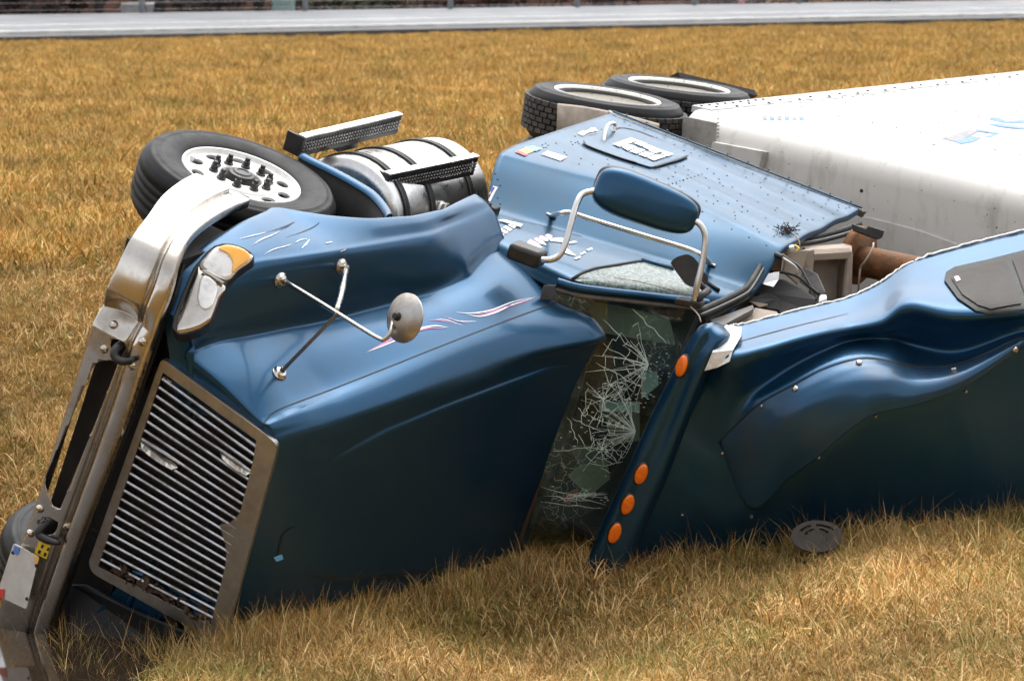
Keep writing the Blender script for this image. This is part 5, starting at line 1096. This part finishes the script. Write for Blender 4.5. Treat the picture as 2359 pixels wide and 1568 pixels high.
quad('white_cup', Z5([(1050, 925, 15.5), (1120, 915, 15.5), (1125, 970, 15.46), (1040, 1000, 15.46)]), 15.5, whitem, .04, .01)
for pts, r_, m_ in [([(640, 470, 15.75), (720, 560, 15.66), (860, 660, 15.62), (930, 780, 15.58), (1010, 920, 15.54), (1020, 980, 15.52)], .007, blackp), ([(560, 700, 15.7), (700, 710, 15.64), (840, 750, 15.6), (960, 850, 15.56), (1050, 920, 15.52)], .008, rubber), ([(680, 560, 15.64), (760, 610, 15.6), (820, 660, 15.6), (835, 720, 15.62)], .007, plate_w), ([(620, 530, 15.66), (690, 560, 15.63)], .016, blackp), ([(810, 440, 15.75), (850, 470, 15.72), (820, 500, 15.72)], .005, yellowm), ([(390, 1080, 15.45), (420, 1120, 15.4), (440, 1165, 15.36)], .005, blackp), ([(800, 330, 15.8), (850, 400, 15.76), (860, 450, 15.74)], .003, strawm)]:
    tube('wire', [WD(*p) for p in Z5(pts)], r_, m_, tk, seg=6, n=24)
quad('connector', Z5([(750, 440, 15.74), (800, 430, 15.74), (805, 455, 15.72), (755, 465, 15.72)]), 15.7, whitem, .03)
# exhaust stack and its clamp, dark bracket
tube('exhaust_pipe', [WD(1962, 600, 16.28), WD(2010, 606, 16.22), WD(2090, 622, 16.1), WD(2170, 640, 16.0)], .088, rustm, tk, seg=20)
tube('exhaust_flange', [WD(1966, 585, 16.30), WD(1985, 590, 16.27)], .165, rustm, tk, seg=24)
tube('pipe_wire', [WD(*p) for p in Z5([(1580, 420, 16.0), (1570, 480, 15.95), (1500, 600, 15.95), (1455, 660, 16.0), (1440, 780, 16.0), (1432, 900, 16.05)])], .006, beige, tk, seg=6, n=24)
quad('torn_bracket', Z5([(1370, 230, 16.1), (1510, 280, 16.1), (1530, 250, 16.1), (1690, 300, 16.1), (1665, 370, 16.1), (1620, 390, 16.1), (1380, 300, 16.1)]), 16.1, blackp, .03)
mb = MB()
for _ in range(90):
    c_, n_ = Sc.hit(1812 + rng.normal(0, 12), 532 + rng.normal(0, 5), .006)
    if c_ is None: continue
    d = rng.normal(0, 1, 3); d /= np.linalg.norm(d); V, F = tube_geo([c_, c_ + d * rng.uniform(.01, .05)], .0022, 4); mb.add(V, F)
mb.build('snagged_roots', mudm, cab, smooth=False, kind='stuff')

# ------------------------------------------------------------------ door mirror on its loop bracket
def superell(name, c, ax, ay, az, mat, parent, p=3.2, nu=28, nv=40, taper=0., **k):
    V = []
    sg = lambda v: math.copysign(abs(v) ** (2 / p), v)
    for i in range(nu):
        t = -math.pi / 2 + math.pi * i / (nu - 1)
        for j in range(nv):
            q = 2 * math.pi * j / nv; x, y, z = sg(math.cos(t)) * sg(math.cos(q)), sg(math.cos(t)) * sg(math.sin(q)), sg(math.sin(t)); s = 1 - taper * z
            V.append(c + ax * x * s + ay * y * s + az * z)
    return new_obj(name, V, grid_faces(nu, nv, True) + [tuple(range(nv)), tuple(range((nu - 1) * nv, nu * nv))], mat, parent)
mm = empty('door_mirror', L(-1.2, 2.0, 1.1), parent=tk)
mc = WD(1487, 466, 14.85); mz = WD(1592, 508, 14.85) - WD(1384, 430, 14.85); 
mu = unit(mz); vup = WD(1487, 406, 14.85) - WD(1487, 466, 14.85); vup = vup - mu * (vup @ mu); my = unit(vup); mx_ = np.cross(mu, my)
superell('housing', mc, mx_ * .085, my * .118, mz * .56, paint, mm, 3.4, taper=.10)
superell('housing_cap', mc + my * .03 - mx_ * .035 * (1 if mx_[1] < 0 else -1), mx_ * .06, my * .098, mz * .575, blackp, mm, 3.4, taper=.10)
tube('bracket', [WD(*p) for p in [(1248, 598, 14.72), (1268, 598, 14.70), (1288, 588, 14.70), (1302, 560, 14.71), (1316, 510, 14.74), (1330, 465, 14.78), (1344, 446, 14.81), (1380, 438, 14.83)]], .0165, alu, mm, seg=12, n=50)
tube('bracket', [WD(*p) for p in [(1585, 512, 14.85), (1603, 511, 14.83), (1619, 528, 14.82), (1624, 556, 14.82), (1616, 610, 14.82), (1606, 655, 14.82), (1598, 694, 14.84)]], .0165, alu, mm, seg=12, n=50)
box('bracket_base', WD(1214, 586, 14.86), unit(WD(1255, 600, 14.86) - WD(1172, 568, 14.86)) * .085, RW * .045, FW * .06, blackp, mm, .02)
box('bracket_base', WD(1588, 697, 14.86), unit(WD(1620, 700, 14.86) - WD(1545, 688, 14.86)) * .07, RW * .02, FW * .03, blackp, mm, .01)
tube('bracket_clamp', [WD(1604, 690, 14.84), WD(1632, 668, 14.9)], .02, blackp, mm)
tube('bracket_cable', [WD(*p) for p in [(1590, 706, 14.84), (1608, 725, 14.8), (1614, 742, 14.78)]], .004, beige, mm, n=10)
lk = empty('look_down_mirror', WD(1590, 640, 14.95), parent=tk)
Q = [(1543, 605), (1556, 592), (1584, 584), (1600, 594), (1632, 640), (1628, 655), (1598, 662), (1580, 655)]
P = [WD(x, y, 14.98) for x, y in Q]; n_ = unit(np.cross(P[2] - P[0], P[5] - P[0])); n_ = n_ if n_[1] < 0 else -n_
o = plate('mirror_shell', rounded(P, .02, 4), [], .07, n_, blackp, lk); bevel(o, .02, 3)
tube('mirror_arm', [WD(1610, 652, 14.95), WD(1624, 670, 14.97), WD(1612, 688, 15.0)], .016, blackp, lk, n=12)

# ------------------------------------------------------------------ convex mirror on the hood
hm = empty('hood_mirror', L(loc(785, 720, D=13.6)), parent=tk)
feet = [Sh.hit(645, 645, 0), Sh.hit(785, 613, 0), Sh.hit(643, 860, 0)]
for p, n_ in feet:
    a_ = unit(np.cross(n_, FW)); b2 = np.cross(n_, a_); V, F = lathe_geo([(.038, -.004), (.038, .006), (.030, .012), (.026, .02), (.014, .024), (.012, .045), (.0005, .05)], p, n_, a_, b2, 24); new_obj('foot', V, F, chrome, hm, smooth='auto')
J = WD(778, 722, 13.25); tip = [h[0] + h[1] * .035 for h in feet]
tube('arm', [tip[0], tip[0] * .5 + J * .5, J, WD(868, 777, 12.98), WD(888, 779, 12.93), WD(900, 762, 12.93), WD(905, 738, 12.97)], [.013, .012, .010, .010, .010, .010], chrome, hm, seg=10, n=60)
tube('arm', [tip[1], tip[1] * .45 + J * .55, WD(776, 712, 13.28)], [.014, .016, .012], chrome, hm, seg=10, n=14)
tube('arm', [tip[2], tip[2] + (J - tip[2]) * .15, tip[2] + (J - tip[2]) * .9, J], [.012, .009, .009, .013], chrome_dirty, hm, seg=10, n=20)
dc = WD(926, 731, 12.95); dn = unit(np.array([0, 0, HC]) - dc) * .62 + c2w_dir([-.62, .12, 0]); dn = unit(dn); da = unit(np.cross(dn, [0, 0, 1.])); db = np.cross(dn, da)
V, F = lathe_geo([(.0005, .030), (.03, .028), (.06, .020), (.09, .006), (.108, -.010), (.113, -.014), (.113, -.022), (.106, -.026), (.0005, -.024)], dc, dn, da, db, 48); new_obj('convex_head', V, F, chrome_dirty, hm, smooth='auto')
V, F = lathe_geo([(.022, .022), (.02, .04), (.014, .05), (.0005, .05)], dc, dn, da, db, 20); new_obj('head_pivot', V, F, rubber, hm, smooth='auto')

# ------------------------------------------------------------------ nose: lower lamp, splash panel
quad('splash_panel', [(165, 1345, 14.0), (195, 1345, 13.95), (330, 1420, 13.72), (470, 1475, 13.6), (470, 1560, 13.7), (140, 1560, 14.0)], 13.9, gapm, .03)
# ------------------------------------------------------------------ loose things
g0 = on_z(1882, 1196, HC - 2.86); e = empty('round_vent_cap', g0, label='round grey slotted cap half hidden in the grass below the torn roof', category='vent cap')
vn = unit(np.array([-.05, -.85, .45])); va = np.array([1., 0, 0]); va = unit(va - vn * (va @ vn)); vb = np.cross(vn, va); g0 = WD(1882, 1234, 15.0)
outer = [g0 + va * .135 * math.cos(t) + vb * .085 * math.sin(t) for t in np.linspace(0, 2 * math.pi, 40, endpoint=False)]
holes = [[g0 + va * (r_ * math.cos(t)) + vb * (r_ * .62 * math.sin(t)) for t in list(np.linspace(a0, a1, 8))] + [g0 + va * ((r_ - .018) * math.cos(t)) + vb * ((r_ - .018) * .62 * math.sin(t)) for t in list(np.linspace(a1, a0, 8))] for r_, a0, a1 in [(.105, .5, 1.6), (.105, 1.9, 2.7), (.07, .4, 1.4), (.07, 1.8, 2.9)]]
o = plate('cap_disc', outer, holes, .02, vn, pmat('muddy_grey_plastic', (.085, .075, .065), .7, color2=(.05, .042, .034), scale=14), e); 
def ground_pt(px, py):
    d = WD(px, py, 1) - np.array([0, 0, HC]); tt = np.linspace(9, 60, 3000); Q = np.array([0, 0, HC]) + d * tt[:, None]; g = Q[:, 2] - ground_h(Q[:, 0], Q[:, 1]); return Q[np.argmax(g < 0)]
gp = ground_pt(661, 250); gpl = [gp + np.array(q) for q in [(-.06, 0, .10), (-.02, -.02, .13), (.03, 0, .10), (.09, .02, .11), (.05, .03, .09), (-.03, .03, .10)]]
new_obj('litter_scrap', gpl, [(0, 1, 2), (0, 2, 5), (2, 3, 4), (2, 4, 5)], pmat('green_plastic', (.06, .42, .16), .4), smooth=False, solid=.003, label='bright green plastic scrap lying in the far grass', category='litter')
